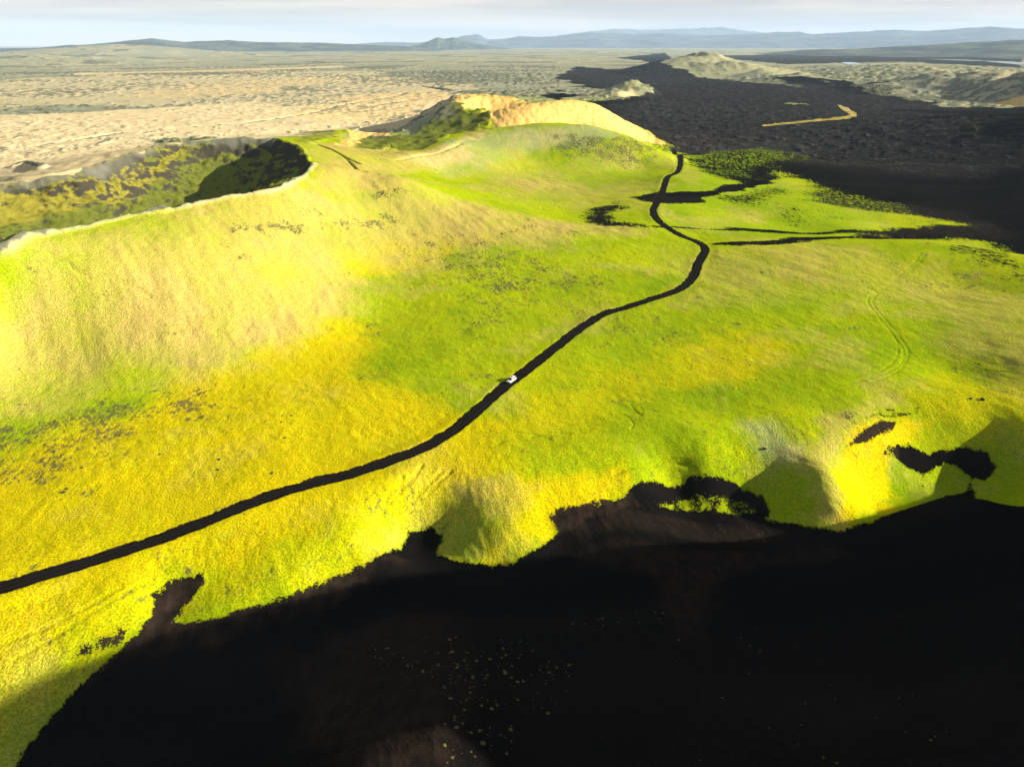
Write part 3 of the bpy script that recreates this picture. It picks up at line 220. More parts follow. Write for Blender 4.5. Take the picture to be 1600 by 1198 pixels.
RANGES = [('hills',13000,2500,[(-0.7298,-8.0),(-0.6424,15.0),(-0.5768,43.0),(-0.5418,50.0),(-0.5175,83.0),(-0.4926,91.0),(-0.4531,143.0),(-0.4281,178.0),(-0.4129,152.0),(-0.3927,126.0),(-0.35,154.0),(-0.3141,127.0),(-0.2391,119.0),(-0.1928,91.0),(-0.1294,62.0),(-0.0811,-5.0)]),('hills',16000,1500,[(-0.1612,-20),(-0.1294,55.0),(-0.1133,113.0),(-0.0945,218.0),(-0.0849,195.0),(-0.0744,224.0),(-0.0608,172.0),(-0.0447,102.0),(-0.0163,43.0),(0.0163,-20)]),('mountains',26000,5000,[(-0.2546,13.0),(-0.2084,87.0),(-0.161,162.0),(-0.1173,143.0),(-0.0809,238.0),(-0.0606,352.0),(-0.042,390.0),(-0.0308,239.0),(-0.0081,258.0),(0.0081,334.0),(0.0405,314.0),(0.0807,408.0),(0.1126,445.0),(0.1525,387.0),(0.1916,422.0),(0.2382,345.0),(0.2981,395.0),(0.3234,446.0),(0.3486,443.0),(0.3632,371.0),(0.4044,436.0),(0.4508,479.0),(0.4833,440.0),(0.5138,500.0),(0.5434,541.0),(0.5728,485.0),(0.6275,486.0),(0.7281,231.0)]),('mountains',38000,6000,[(0.0,194.0),(0.0405,360.0),(0.0806,580.0),(0.1283,768.0),(0.1678,710.0),(0.2143,759.0),(0.2599,804.0),(0.2903,640.0),(0.3347,503.0),(0.385,341.0)]),('hills',9000,2500,[(0.2997,3.0),(0.358,43.0),(0.4206,56.0),(0.4863,92.0),(0.5351,115.0),(0.5755,137.0),(0.6298,156.0),(0.7298,93.0)])]
# ----------------------------------------------------------------- numpy toolbox
def sstep(a, b, x):
    t = np.clip((x - a) / (b - a), 0.0, 1.0)
    return t * t * (3 - 2 * t)

def _hash(ix, iy, seed):
    h = (ix.astype(np.int64) * 374761393 + iy.astype(np.int64) * 668265263 + seed * 974634777) & 0xFFFFFFFF
    h = ((h ^ (h >> 13)) * 1274126177) & 0xFFFFFFFF
    h = ((h ^ (h >> 16)) * 2246822519) & 0xFFFFFFFF
    return (h ^ (h >> 15)) & 0xFFFF

_ang = np.arange(0x10000) * (2 * np.pi / 0x10000)
_GX = np.cos(_ang).astype(np.float32)
_GY = np.sin(_ang).astype(np.float32)

def gnoise(x, y, seed=0):
    """2-D gradient noise, about -0.7..0.7"""
    fx0 = np.floor(x); fy0 = np.floor(y)
    ix = fx0.astype(np.int64); iy = fy0.astype(np.int64)
    fx = (x - fx0).astype(np.float32); fy = (y - fy0).astype(np.float32)
    u = fx * fx * fx * (fx * (fx * 6 - 15) + 10); v = fy * fy * fy * (fy * (fy * 6 - 15) + 10)
    def g(dx, dy):
        h = _hash(ix + dx, iy + dy, seed)
        return _GX[h] * (fx - dx) + _GY[h] * (fy - dy)
    a = g(0, 0); a += u * (g(1, 0) - a)
    b = g(0, 1); b += u * (g(1, 1) - b)
    return a + v * (b - a)

def fbm(x, y, scale, octaves, seed=0, gain=0.5, ridged=False, cell=None):
    """fractal noise; octaves finer than the mesh can carry (CELL) fade out"""
    out = np.zeros(x.shape, np.float32); amp = 1.0; s = scale; tot = 0.0
    for k in range(octaves):
        n = gnoise(x / s + 17.3 * k, y / s - 9.1 * k, seed + k)
        if ridged:
            n = 0.5 - np.abs(n) * 1.7
        if cell is not None:
            n = n * sstep(1.2, 3.0, s / cell)
        out += amp * n; tot += amp
        amp *= gain; s *= 0.5
    return out

def seg_poly_sd(px, py, poly):
    """signed distance to a polygon, positive inside"""
    n = len(poly); d2 = np.full(px.shape, 1e18); inside = np.zeros(px.shape, bool)
    for i in range(n):
        x0, y0 = poly[i]; x1, y1 = poly[(i + 1) % n]
        ex, ey = x1 - x0, y1 - y0
        wx, wy = px - x0, py - y0
        t = np.clip((wx * ex + wy * ey) / (ex * ex + ey * ey + 1e-9), 0, 1)
        d2 = np.minimum(d2, (wx - ex * t) ** 2 + (wy - ey * t) ** 2)
        c = ((y0 <= py) & (y1 > py)) | ((y1 <= py) & (y0 > py))
        inside ^= c & (px < ex * (py - y0) / (ey if abs(ey) > 1e-9 else 1e-9) + x0)
    d = np.sqrt(d2)
    return np.where(inside, d, -d)

def smooth_line(pts, step):
    """Catmull-Rom through the points, resampled about every STEP metres"""
    p = np.array(pts, float)
    p = np.vstack([2 * p[0] - p[1], p, 2 * p[-1] - p[-2]])
    out = []
    for i in range(1, len(p) - 2):
        a, b, c, d = p[i - 1], p[i], p[i + 1], p[i + 2]
        n = max(2, int(np.linalg.norm(c - b) / step))
        t = np.linspace(0, 1, n, endpoint=False)[:, None]
        out.append(0.5 * (2 * b + (c - a) * t + (2 * a - 5 * b + 4 * c - d) * t ** 2 + (3 * b - a - 3 * c + d) * t ** 3))
    out.append(p[-2][None])
    return np.vstack(out)

def line_dist(px, py, line, reach):
    """distance from points to a dense polyline and the index of its nearest point (inf beyond REACH)"""
    n = px.size; D = np.full(n, np.inf); I = np.zeros(n, np.int32)
    C = 24
    for s in range(0, len(line), C):
        seg = line[s:s + C + 1]
        if len(seg) < 2: continue
        lo = seg.min(0) - reach; hi = seg.max(0) + reach
        idx = np.nonzero((px > lo[0]) & (px < hi[0]) & (py > lo[1]) & (py < hi[1]))[0]
        if idx.size == 0: continue
        x = px[idx]; y = py[idx]
        for k in range(len(seg) - 1):
            a = seg[k]; e = seg[k + 1] - a
            t = np.clip(((x - a[0]) * e[0] + (y - a[1]) * e[1]) / (e @ e + 1e-12), 0, 1)
            d = np.hypot(x - a[0] - e[0] * t, y - a[1] - e[1] * t)
            m = d < D[idx]
            D[idx[m]] = d[m]; I[idx[m]] = s + k
    return D, I

# ----------------------------------------------------------------- the lie of the land
class Relief:
    """smooth surface through the surveyed spot heights (x, y, z), finer near the camera station than far off"""
    A0, A1, L0, L1, NA, NL = -2.4, 2.4, math.log(2.0), math.log(2600.0), 620, 760
    def __init__(self, spots):
        s = np.array(spots, float)
        a = np.arctan2(s[:, 0], s[:, 1]); l = np.log(np.hypot(s[:, 0], s[:, 1])); z = s[:, 2]
        n = len(s)
        K = self._k(np.hypot(a[:, None] - a[None], l[:, None] - l[None]))
        K[np.arange(n), np.arange(n)] += 2e-4
        P = np.stack([np.ones(n), a, l], 1)
        M = np.block([[K, P], [P.T, np.zeros((3, 3))]])
        w = np.linalg.solve(M, np.concatenate([z, np.zeros(3)]))
        ga = np.linspace(self.A0, self.A1, self.NA); gl = np.linspace(self.L0, self.L1, self.NL)
        G = np.zeros((self.NL, self.NA))
        for i in range(0, self.NL, 20):
            r = np.hypot(ga[None, :, None] - a, gl[i:i + 20, None, None] - l)
            G[i:i + 20] = self._k(r) @ w[:n] + w[n] + w[n + 1] * ga[None] + w[n + 2] * gl[i:i + 20, None]
        self.G = np.pad(G, 2, mode='edge')
    @staticmethod
    def _k(r):
        return r * r * np.log(r + 1e-9)
    def __call__(self, x, y):
        x = np.asarray(x, float); y = np.asarray(y, float)
        r = np.maximum(np.hypot(x, y), 2.01); a = np.arctan2(x, y); l = np.log(r)
        fa = np.clip((a - self.A0) / (self.A1 - self.A0) * (self.NA - 1), 0, self.NA - 1.001)
        fl = np.clip((l - self.L0) / (self.L1 - self.L0) * (self.NL - 1), 0, self.NL - 1.001)
        ia = fa.astype(int); il = fl.astype(int); ta = fa - ia; tl = fl - il
        def w(t):
            return (-.5 * t + t * t - .5 * t ** 3, 1 - 2.5 * t * t + 1.5 * t ** 3, .5 * t + 2 * t * t - 1.5 * t ** 3, -.5 * t * t + .5 * t ** 3)
        wa = w(ta); wl = w(tl)
        z = 0.0
        for j in range(4):
            row = 0.0
            for k in range(4):
                row = row + wa[k] * self.G[il + 1 + j, ia + 1 + k]
            z = z + wl[j] * row
        return z * (1 - sstep(1300, 2000, r))

def far_hills(x, y):
    z = np.zeros(np.shape(x))
    for (cx, cy, h, rx, ry, p) in FAR_HILLS:
        d = np.sqrt(((x - cx) / rx) ** 2 + ((y - cy) / ry) ** 2)
        z = np.maximum(z, h * np.clip(1 - d, 0, 1) ** p)
    return z

def bowl(x, y):
    """depth of the collapsed crater below its rim"""
    x = np.asarray(x, float); y = np.asarray(y, float)
    out = np.zeros(x.shape); p = np.array(CRATER)
    m = (x > p[:, 0].min()) & (x < p[:, 0].max()) & (y > p[:, 1].min()) & (y < p[:, 1].max())
    if m.any():
        xx = x[m]; yy = y[m]
        sd = seg_poly_sd(xx, yy, CRATER)
        w = sstep(0, 9, sd)
        sd = np.maximum(sd + w * (7 * fbm(xx, yy, 46, 4, 151, .55) + 5 * fbm(xx, yy, 22, 3, 157, .6, ridged=True)), 0)
        D = 17 + 15 * sstep(-290, -185, xx)
        out[m] = D * (1 - np.exp(-sd / 42.0))
    return out

def macro(x, y):
    return RELIEF(x, y) + far_hills(x, y) - bowl(x, y)

RELIEF = Relief(SPOTS)
scene = bpy.context.scene
col = scene.collection

# ----------------------------------------------------------------- roads and tracks
road_xy = smooth_line(ROAD_COURSE, 1.0)
_rz = macro(road_xy[:, 0], road_xy[:, 1])
_k = np.ones(21) / 21
road_z = np.convolve(np.pad(_rz, 10, mode='edge'), _k, mode='valid')
ROAD_HALF = 1.85
CHAN = ['sand', 'yellow', 'tan', 'rock', 'speck', 'orange', 'brown', 'pale', 'lush_shade']

def a0(x, y): return .8 * x + .6 * y
def b0(x, y): return -.6 * x + .8 * y
def cover_and_height(x, y, cell):
    """ground cover amounts and finished height at the points (flat arrays)"""
    n = x.size
    r = np.hypot(x, y)
    cov = {c: np.zeros(n, np.float32) for c in CHAN}
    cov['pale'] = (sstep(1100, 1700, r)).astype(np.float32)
    for (ch, val, soft, amp, poly) in PATCHES:
        p = np.array(poly); m = soft + 2.2 * amp + 1 + (.25 * np.ptp(p, 0).min() if ch in ('speck', 'sand') else 0)
        lo = p.min(0) - m; hi = p.max(0) + m
        idx = np.nonzero((x > lo[0]) & (x < hi[0]) & (y > lo[1]) & (y < hi[1]))[0]
        if idx.size == 0: continue
        px = x[idx]; py = y[idx]
        an = .38 if (ch == 'sand' and p[:, 1].mean() > 260) else 1.0      # streaks run with the wind on the open plain
        k = .7 if (ch == 'sand' and p[:, 1].mean() < 230) else 1.9
        sd = seg_poly_sd(px, py, poly) + amp * k * fbm(px * an, py, amp * 5 * min(1, k) + .5, 5, 41, 0.62, cell=cell[idx])
        a = sstep(-soft, soft, sd).astype(np.float32)
        if ch == 'speck' or (ch == 'sand' and 0 < val < .5):     # broken moss thins out towards its edge
            inr = float(np.max(seg_poly_sd(*[g.ravel() for g in np.meshgrid(np.linspace(lo[0], hi[0], 40), np.linspace(lo[1], hi[1], 40))], poly)))
            m2 = sd + inr * 1.1 * fbm(px, py, inr * 1.3 + 2, 5, 43, .65, cell=cell[idx])
            a = sstep(-.55 * inr, 1.0 * inr, m2).astype(np.float32)
        if ch == 'sand' and abs(val) < .9 and val > 0:
            cov[ch][idx] = np.maximum(cov[ch][idx], a * val)
        elif val < 0:
            cov[ch][idx] *= 1 + a * val
        else:
            cov[ch][idx] = cov[ch][idx] + (max(val, 0) - cov[ch][idx]) * a * (1 if val >= .5 else np.where(cov[ch][idx] > val, 0, 1))
    moss = 1 - np.clip(cov['sand'], 0, 1)
    z = macro(x, y)
    far = sstep(520, 900, r)
    # the moss is never one tone: darker green smudges, dry patches, thin places
    near = (1 - sstep(850, 1200, r)).astype(np.float32) * moss
    v1 = fbm(x, y, 34, 5, 121, .66, cell=cell); v2 = fbm(x * .8, y * .8, 40, 5, 131, .66, cell=cell); v3 = fbm(x, y, 26, 5, 141, .68, cell=cell)
    cov['lush_shade'] = np.clip(cov['lush_shade'] + .55 * near * (1 - .65 * cov['yellow']) * (1 - .7 * cov['tan']) * sstep(.02, .45, v1), 0, 1).astype(np.float32)
    cov['tan'] = np.clip(cov['tan'] + .32 * near * (1 - .6 * cov['yellow']) * (1 - cov['orange']) * (1 - cov['rock']) * sstep(.05, .5, v2) - .3 * cov['tan'] * near * sstep(.1, .5, -v2), 0, 1).astype(np.float32)
    cov['speck'] = np.maximum(cov['speck'], .62 * near * (1 - cov['orange']) * sstep(.08, .6, v3)).astype(np.float32)
    # gentle swells and tussocks
    z += near * (1 - cov['orange']) * (.30 * fbm(a0(x, y), b0(x, y) * .6, 13, 4, 19, .6, cell=cell))
    z += 0.5 * fbm(x, y, 38, 3, 3, cell=cell) * (1 - far)
    a, b = 0.8 * x + 0.6 * y, (-0.6 * x + 0.8 * y)
    lump = fbm(a, b * 0.55, 2.4, 3, 11, 0.6, cell=cell)
    z += (0.10 * moss + .03) * lump * (1 - .7 * cov['rock'])
    z += cov['tan'] * 0.62 * fbm(a, b * .45, 6.5, 3, 15, cell=cell) * (1 - far)
    # rilled black sand
    z += np.clip(cov['sand'], 0, 1) * (1 - far) * (0.18 * fbm(x * 1.6 + y * .5, y * .5, 9, 4, 23, .6, ridged=True, cell=cell))
    z += cov['orange'] * (r < 1000) * (1.1 * fbm(x * 1.5, y * .6, 16, 4, 29, .6, ridged=True, cell=cell))
    # crags
    rk = np.clip(cov['rock'], 0, 1)
    z += rk * (1 - .35 * sstep(700, 1500, r)) * (2.6 * fbm(x, y, 44, 5, 47, .5, ridged=True, cell=cell) - .3 + .9 * fbm(x, y, 9, 3, 37, .6, cell=cell))
    # lava plain: hummocks and dark broken blocks
    cone = np.clip(cov['orange'] + cov['rock'] * (r < 1000) + cov['lush_shade'], 0, 1)
    plain = far * (1 - cone) * (1 - .5 * np.clip(cov['sand'], 0, 1))
    wet = np.zeros(n)
    for w in WATERS:
        wet = np.maximum(wet, sstep(-60, 10, seg_poly_sd(x, y, w)) if len(w) > 2 else 0)
    plain = plain * (1 - wet)
    hum = fbm(x, y, 70, 5, 51, .55, ridged=True, cell=cell)
    big = fbm(x, y, 420, 4, 61, .55)
    blocks = sstep(.10, .42, 1.25 * fbm(x, y, 18, 4, 71, .8, cell=cell * .6) + .75 * big + .06 * sstep(1000, 2500, r))
    z += plain * (1.3 * hum + 2.6 * blocks * (1 + .7 * sstep(1500, 4000, r)) * (1 - .6 * cov['tan']))
    z += sstep(2500, 9000, r) * (1 - wet) * 10 * fbm(x, y, 1400, 3, 81)
    z -= 2.5 * wet
    cov['rock'] = np.maximum(cov['rock'], (plain * blocks * (.9 - .5 * cov['tan'])).astype(np.float32))
    cov['rock'] = np.maximum(cov['rock'], (plain * .5 * sstep(.05, .3, hum - .1)).astype(np.float32) * (1 - .6 * cov['tan']))
    cov['tan'] = np.clip(cov['tan'] + (.28 * sstep(0, .35, big + .1) * plain * sstep(900, 1500, r)).astype(np.float32) * (1 - cov['sand']), 0, 1)
    # ruts, cracks, scarps
    for (ch, val, half, dz, soft, course) in LINES:
        line = smooth_line(course, max(1.0, half))
        reach = half * 3 * soft + 2
        D, _i = line_dist(x, y, line, reach)
        idx = np.nonzero(D < reach)[0]
        if idx.size == 0: continue
        d = D[idx] + half * .6 * fbm(x[idx], y[idx], half * 8, 3, 91, cell=cell[idx])
        w = 1 - sstep(half * .5, half * soft, d)
        z[idx] += dz * w
        cov[ch][idx] = np.maximum(cov[ch][idx], (val * w).astype(np.float32))
    fh = far_hills(x, y)
    z += .3 * np.minimum(fh, 60) * sstep(1, 8, fh) * fbm(x, y, 160, 4, 111, .55, ridged=True, cell=cell)
    # the road bed
    D, I = line_dist(x, y, road_xy, 9.0)
    idx = np.nonzero(D < 9)[0]
    d = D[idx]; zr = road_z[I[idx]]
    w = 1 - sstep(ROAD_HALF + .5, ROAD_HALF + 5.0, d)
    z[idx] = z[idx] + (zr + .10 - z[idx]) * w
    z[idx] -= .25 * (1 - sstep(ROAD_HALF - .5, ROAD_HALF + .5, d))
    e = d + .55 * fbm(x[idx], y[idx], 5, 4, 97, .65)
    s = 1 - sstep(ROAD_HALF + .0, ROAD_HALF + .55, e)
    cov['sand'][idx] = np.maximum(cov['sand'][idx], s.astype(np.float32))
    cov['brown'][idx] = np.maximum(cov['brown'][idx], (.6 * (1 - sstep(2, 4, d))).astype(np.float32))
    for c in CHAN: cov[c] = np.clip(cov[c], 0, 1)
    return cov, z

def shade_smooth(me):
    me.polygons.foreach_set('use_smooth', np.ones(len(me.polygons), bool))

def grid_mesh(name, X, Y, Z):
    """rows x columns of points -> one quad sheet"""
    nr, nc = X.shape
    me = bpy.data.meshes.new(name)
    co = np.stack([X, Y, Z], -1).reshape(-1, 3).astype(np.float32)
    i = np.arange(nr - 1)[:, None] * nc + np.arange(nc - 1)[None]
    quad = np.stack([i, i + 1, i + 1 + nc, i + nc], -1).reshape(-1, 4)[:, ::-1]
    me.vertices.add(len(co)); me.vertices.foreach_set('co', co.ravel())
    me.loops.add(quad.size); me.loops.foreach_set('vertex_index', quad.ravel().astype(np.int32))
    me.polygons.add(len(quad)); me.polygons.foreach_set('loop_start', (np.arange(len(quad)) * 4).astype(np.int32))
    me.update(calc_edges=True); shade_smooth(me)
    return me

def set_color(me, name, chans):
    at = me.attributes.new(name, 'FLOAT_COLOR', 'POINT')
    d = np.zeros((len(me.vertices), 4), np.float32)
    for k, c in enumerate(chans):
        d[:, k] = c
    at.data.foreach_set('color', d.ravel())

def link(name, me, mat=None, parent=None):
    o = bpy.data.objects.new(name, me)
    if mat is not None: me.materials.append(mat)
    if parent is not None: o.parent = parent
    col.objects.link(o)
    return o

# ----------------------------------------------------------------- materials
class Nodes:
    def __init__(self, name):
        self.m = bpy.data.materials.new(name); self.m.use_nodes = True
        self.t = self.m.node_tree; self.t.nodes.clear()
    def n(self, kind, **kw):
        nd = self.t.nodes.new(kind)
        for k, v in kw.items():
            if k.startswith('_'): setattr(nd, k[1:], v)
            else: nd.inputs[k.replace('__', ' ')].default_value = v
        return nd
    def ln(self, a, b): self.t.links.new(a, b)
    def put(self, sock, v):
        if hasattr(v, 'is_linked') or hasattr(v, 'links'): self.ln(v, sock)
        else: sock.default_value = v
    def math(self, op, a, b=0.0, c=0.0, clamp=False):
        nd = self.t.nodes.new('ShaderNodeMath'); nd.operation = op; nd.use_clamp = clamp
        for s, v in zip(nd.inputs, (a, b, c)): self.put(s, v)
        return nd.outputs[0]
    def mix(self, f, a, b):
        nd = self.t.nodes.new('ShaderNodeMix'); nd.data_type = 'RGBA'
        self.put(nd.inputs['Factor'], f)
        for s, v in ((nd.inputs[6], a), (nd.inputs[7], b)):
            if isinstance(v, tuple): s.default_value = (*v, 1) if len(v) == 3 else v
            else: self.ln(v, s)
        return nd.outputs[2]
    def step(self, x, lo, hi):
        nd = self.t.nodes.new('ShaderNodeMapRange'); nd.interpolation_type = 'SMOOTHSTEP'
        self.put(nd.inputs[0], x); self.put(nd.inputs[1], lo); self.put(nd.inputs[2], hi)
        return nd.outputs[0]
    def noise(self, vec, scale, detail=4.0, rough=.55):
        nd = self.t.nodes.new('ShaderNodeTexNoise'); nd.inputs['Scale'].default_value = scale
        nd.inputs['Detail'].default_value = detail; nd.inputs['Roughness'].default_value = rough
        if vec is not None: self.ln(vec, nd.inputs['Vector'])
        return nd.outputs[0]
    def scale_vec(self, vec, s, rot=(0, 0, 0)):
        nd = self.t.nodes.new('ShaderNodeMapping'); self.ln(vec, nd.inputs['Vector'])
        nd.inputs['Scale'].default_value = s; nd.inputs['Rotation'].default_value = rot
        return nd.outputs[0]

def ground_material():
    N = Nodes('ground_cover')
    g = N.n('ShaderNodeNewGeometry'); pos = g.outputs['Position']
    def att(name):
        a = N.t.nodes.new('ShaderNodeAttribute'); a.attribute_name = name
        s = N.t.nodes.new('ShaderNodeSeparateColor'); N.ln(a.outputs['Color'], s.inputs[0])
        return s.outputs[0], s.outputs[1], s.outputs[2], a.outputs['Alpha']
    sand, yellow, tan, rock = att('cover_a')
    speck, orange, brown, pale = att('cover_b')
    lush_shade, afar = att('cover_c')[:2]
    el = N.scale_vec(pos, (1, .55, 1), (0, 0, .64))
    n_f = N.noise(pos, 2.3, 3, .6); n_m = N.noise(el, .42, 5, .62); n_l = N.noise(pos, .045, 4, .55); n_s = N.noise(el, .85, 6, .72)
    # moss
    yv = N.math('ADD', yellow, N.math('MULTIPLY', N.math('SUBTRACT', n_l, .5), .8))
    yv = N.math('ADD', yv, N.math('MULTIPLY', N.math('SUBTRACT', n_m, .5), 1.0))
    yv = N.math('ADD', yv, N.math('MULTIPLY', N.math('SUBTRACT', n_f, .5), .7), clamp=True)
    c = N.mix(lush_shade, MOSS_GREEN, MOSS_LUSH_SHADE)
    c = N.mix(yv, c, MOSS_YELLOW)
    n_q = N.noise(N.scale_vec(pos, (1, .6, 1), (0, 0, .5)), .085, 5, .62)
    tv = N.math('ADD', N.math('MULTIPLY', N.math('SUBTRACT', n_m, .5), 1.2), N.math('MULTIPLY', N.math('SUBTRACT', n_q, .5), 1.4))
    tv = N.math('ADD', tan, N.math('MULTIPLY', tv, N.math('MULTIPLY', N.math('POWER', tan, .5), N.math('SUBTRACT', 1.15, tan))), clamp=True)
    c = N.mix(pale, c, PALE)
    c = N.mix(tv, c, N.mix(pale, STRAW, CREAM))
    # shade between the moss cushions, painted into the colour by fine noise
    c = N.mix(N.step(n_f, .36, .62), N.mix(.42, c, (.03, .05, .003)), c)
    # broken moss with ash showing through
    n_p = N.noise(pos, .11, 3, .6)
    thr = N.math('SUBTRACT', N.math('ADD', .735, N.math('MULTIPLY', N.math('SUBTRACT', .5, n_p), .45)), N.math('MULTIPLY', speck, .33))
    sp = N.step(n_s, thr, N.math('ADD', thr, .13))
    c = N.mix(N.math('MULTIPLY', sp, .85), c, (.085, .078, .035))
    # scoria
    oc = N.mix(N.step(n_m, .35, .7), SCORIA, (.60, .34, .09))
    c = N.mix(orange, c, oc)
    # rock, mossy where it is level
    nz = N.t.nodes.new('ShaderNodeSeparateXYZ'); N.ln(g.outputs['Normal'], nz.inputs[0])
    lev = N.step(N.math('ADD', nz.outputs[2], N.math('MULTIPLY', N.math('SUBTRACT', n_m, .5), .45)), .80, .95)
    rc = N.mix(lev, N.mix(n_f, (.022, .022, .018), (.075, .065, .045)), N.mix(yellow, (.13, .15, .02), (.27, .24, .03)))
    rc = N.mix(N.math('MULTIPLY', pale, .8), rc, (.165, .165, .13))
    n_r = N.noise(pos, .12, 5, .6)
    c = N.mix(N.step(N.math('ADD', rock, N.math('MULTIPLY', N.math('SUBTRACT', n_r, .5), .5)), .35, .6), c, rc)
    # ash and black sand
    sv = N.math('ADD', sand, N.math('MULTIPLY', N.math('SUBTRACT', n_m, .5), 1.0))
    sv = N.math('ADD', sv, N.math('MULTIPLY', N.math('SUBTRACT', n_s, .5), .9))
    sv = N.math('ADD', sv, N.math('MULTIPLY', N.math('SUBTRACT', n_f, .5), 1.2))
    inside = N.step(sand, .75, .98)
    sv = N.math('MAXIMUM', N.step(sv, .44, .56), inside)
    sv = N.math('MULTIPLY', sv, N.step(sand, .02, .2))
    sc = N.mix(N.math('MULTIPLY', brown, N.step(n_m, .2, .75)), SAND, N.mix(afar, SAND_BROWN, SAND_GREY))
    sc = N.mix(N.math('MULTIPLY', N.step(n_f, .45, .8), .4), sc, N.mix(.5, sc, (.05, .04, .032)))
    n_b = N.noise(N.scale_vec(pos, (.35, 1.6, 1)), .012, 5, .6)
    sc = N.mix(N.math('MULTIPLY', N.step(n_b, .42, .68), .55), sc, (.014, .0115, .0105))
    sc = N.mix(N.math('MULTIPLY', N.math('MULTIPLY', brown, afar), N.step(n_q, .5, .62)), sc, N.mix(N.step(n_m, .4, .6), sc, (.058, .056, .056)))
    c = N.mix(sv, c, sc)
    bs = N.n('ShaderNodeBsdfPrincipled', Roughness=.95); bs.inputs['Specular IOR Level'].default_value = .0
    N.ln(c, bs.inputs['Base Color'])
    h = N.math('ADD', N.math('MULTIPLY', n_m, .62), N.math('MULTIPLY', n_f, .38))
    h = N.math('MULTIPLY', h, N.math('SUBTRACT', 1.0, N.math('MULTIPLY', sv, .75)))
    bp = N.n('ShaderNodeBump', Strength=1.0, Distance=.7); N.ln(h, bp.inputs['Height'])
    N.ln(bp.outputs[0], bs.inputs['Normal'])
    o = N.n('ShaderNodeOutputMaterial'); N.ln(bs.outputs[0], o.inputs[0])
    return N.m

MOSS_GREEN = (.32, .40, .002); MOSS_LUSH_SHADE = (.215, .325, .002); MOSS_YELLOW = (.60, .475, .001); CREAM = (.72, .575, .33)  # the lush green doubles as painted shade in the hollows
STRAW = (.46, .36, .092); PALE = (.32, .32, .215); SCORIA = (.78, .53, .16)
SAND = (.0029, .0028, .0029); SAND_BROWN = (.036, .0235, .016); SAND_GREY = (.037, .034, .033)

def plain_mat(name, color, rough=.6, metal=0.0, var=0.0, vscale=3.0, bump=0.0, spec=.5, coat=0.0):
    N = Nodes(name)
    bs = N.n('ShaderNodeBsdfPrincipled', Roughness=rough, Metallic=metal)
    bs.inputs['Specular IOR Level'].default_value = spec; bs.inputs['Coat Weight'].default_value = coat
    tc = N.t.nodes.new('ShaderNodeTexCoord'); n = N.noise(tc.outputs['Object'], vscale, 4)
    dark = tuple(c * (1 - var) for c in color)
    N.ln(N.mix(n, dark, color), bs.inputs['Base Color'])
    if bump:
        bp = N.n('ShaderNodeBump', Strength=bump, Distance=.05); N.ln(n, bp.inputs['Height']); N.ln(bp.outputs[0], bs.inputs['Normal'])
    o = N.n('ShaderNodeOutputMaterial'); N.ln(bs.outputs[0], o.inputs[0])
    return N.m

# ----------------------------------------------------------------- ground: one sheet out to the horizon
def build_ground():
    az = [0.0]; d = math.radians
    while az[-1] < 128:
        a = az[-1]; az.append(a + (.085 if a < 49 else .085 + (a - 49) * .03 if a < 75 else 1.0) / (Q if a < 75 else 1))
    az = np.radians(np.array([-a for a in az[:0:-1]] + az))
    rr = [1.5]
    while rr[-1] < 46000:
        r = rr[-1]
        k = .03 if r < 55 else (.0032 if r < 1000 else .0045 if r < 5000 else .012)
        rr.append(r * (1 + k / (Q if r > 55 else 1)))
    rr = np.array(rr)
    Rr, Az = np.meshgrid(rr, az, indexing='ij')
    X = Rr * np.sin(Az); Y = Rr * np.cos(Az)
    cell = np.maximum(np.gradient(Rr, axis=0), Rr * .0015 / Q)
    x = X.ravel(); y = Y.ravel()
    cov = {c: [] for c in CHAN}; zs = []
    for s in range(0, x.size, 400000):
        cv, z = cover_and_height(x[s:s + 400000], y[s:s + 400000], cell.ravel()[s:s + 400000])
        zs.append(z)
        for c in CHAN: cov[c].append(cv[c])
    cov = {c: np.concatenate(v) for c, v in cov.items()}
    Z = np.concatenate(zs).reshape(X.shape)
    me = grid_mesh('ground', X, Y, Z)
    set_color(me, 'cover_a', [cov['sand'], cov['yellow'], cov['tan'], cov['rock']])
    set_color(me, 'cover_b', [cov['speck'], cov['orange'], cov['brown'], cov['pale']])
    set_color(me, 'cover_c', [cov['lush_shade'], sstep(420, 640, np.hypot(x, y)), cov['lush_shade'] * 0, cov['lush_shade'] * 0 + 1])
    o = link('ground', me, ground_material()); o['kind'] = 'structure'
    o['label'] = 'rolling ground of yellow-green moss, black volcanic sand, craters and lava plain'
    return o
ground = build_ground()

def ground_z(x, y):
    _, z = cover_and_height(np.array([x], float), np.array([y], float), np.array([.5]))
    return float(z[0])

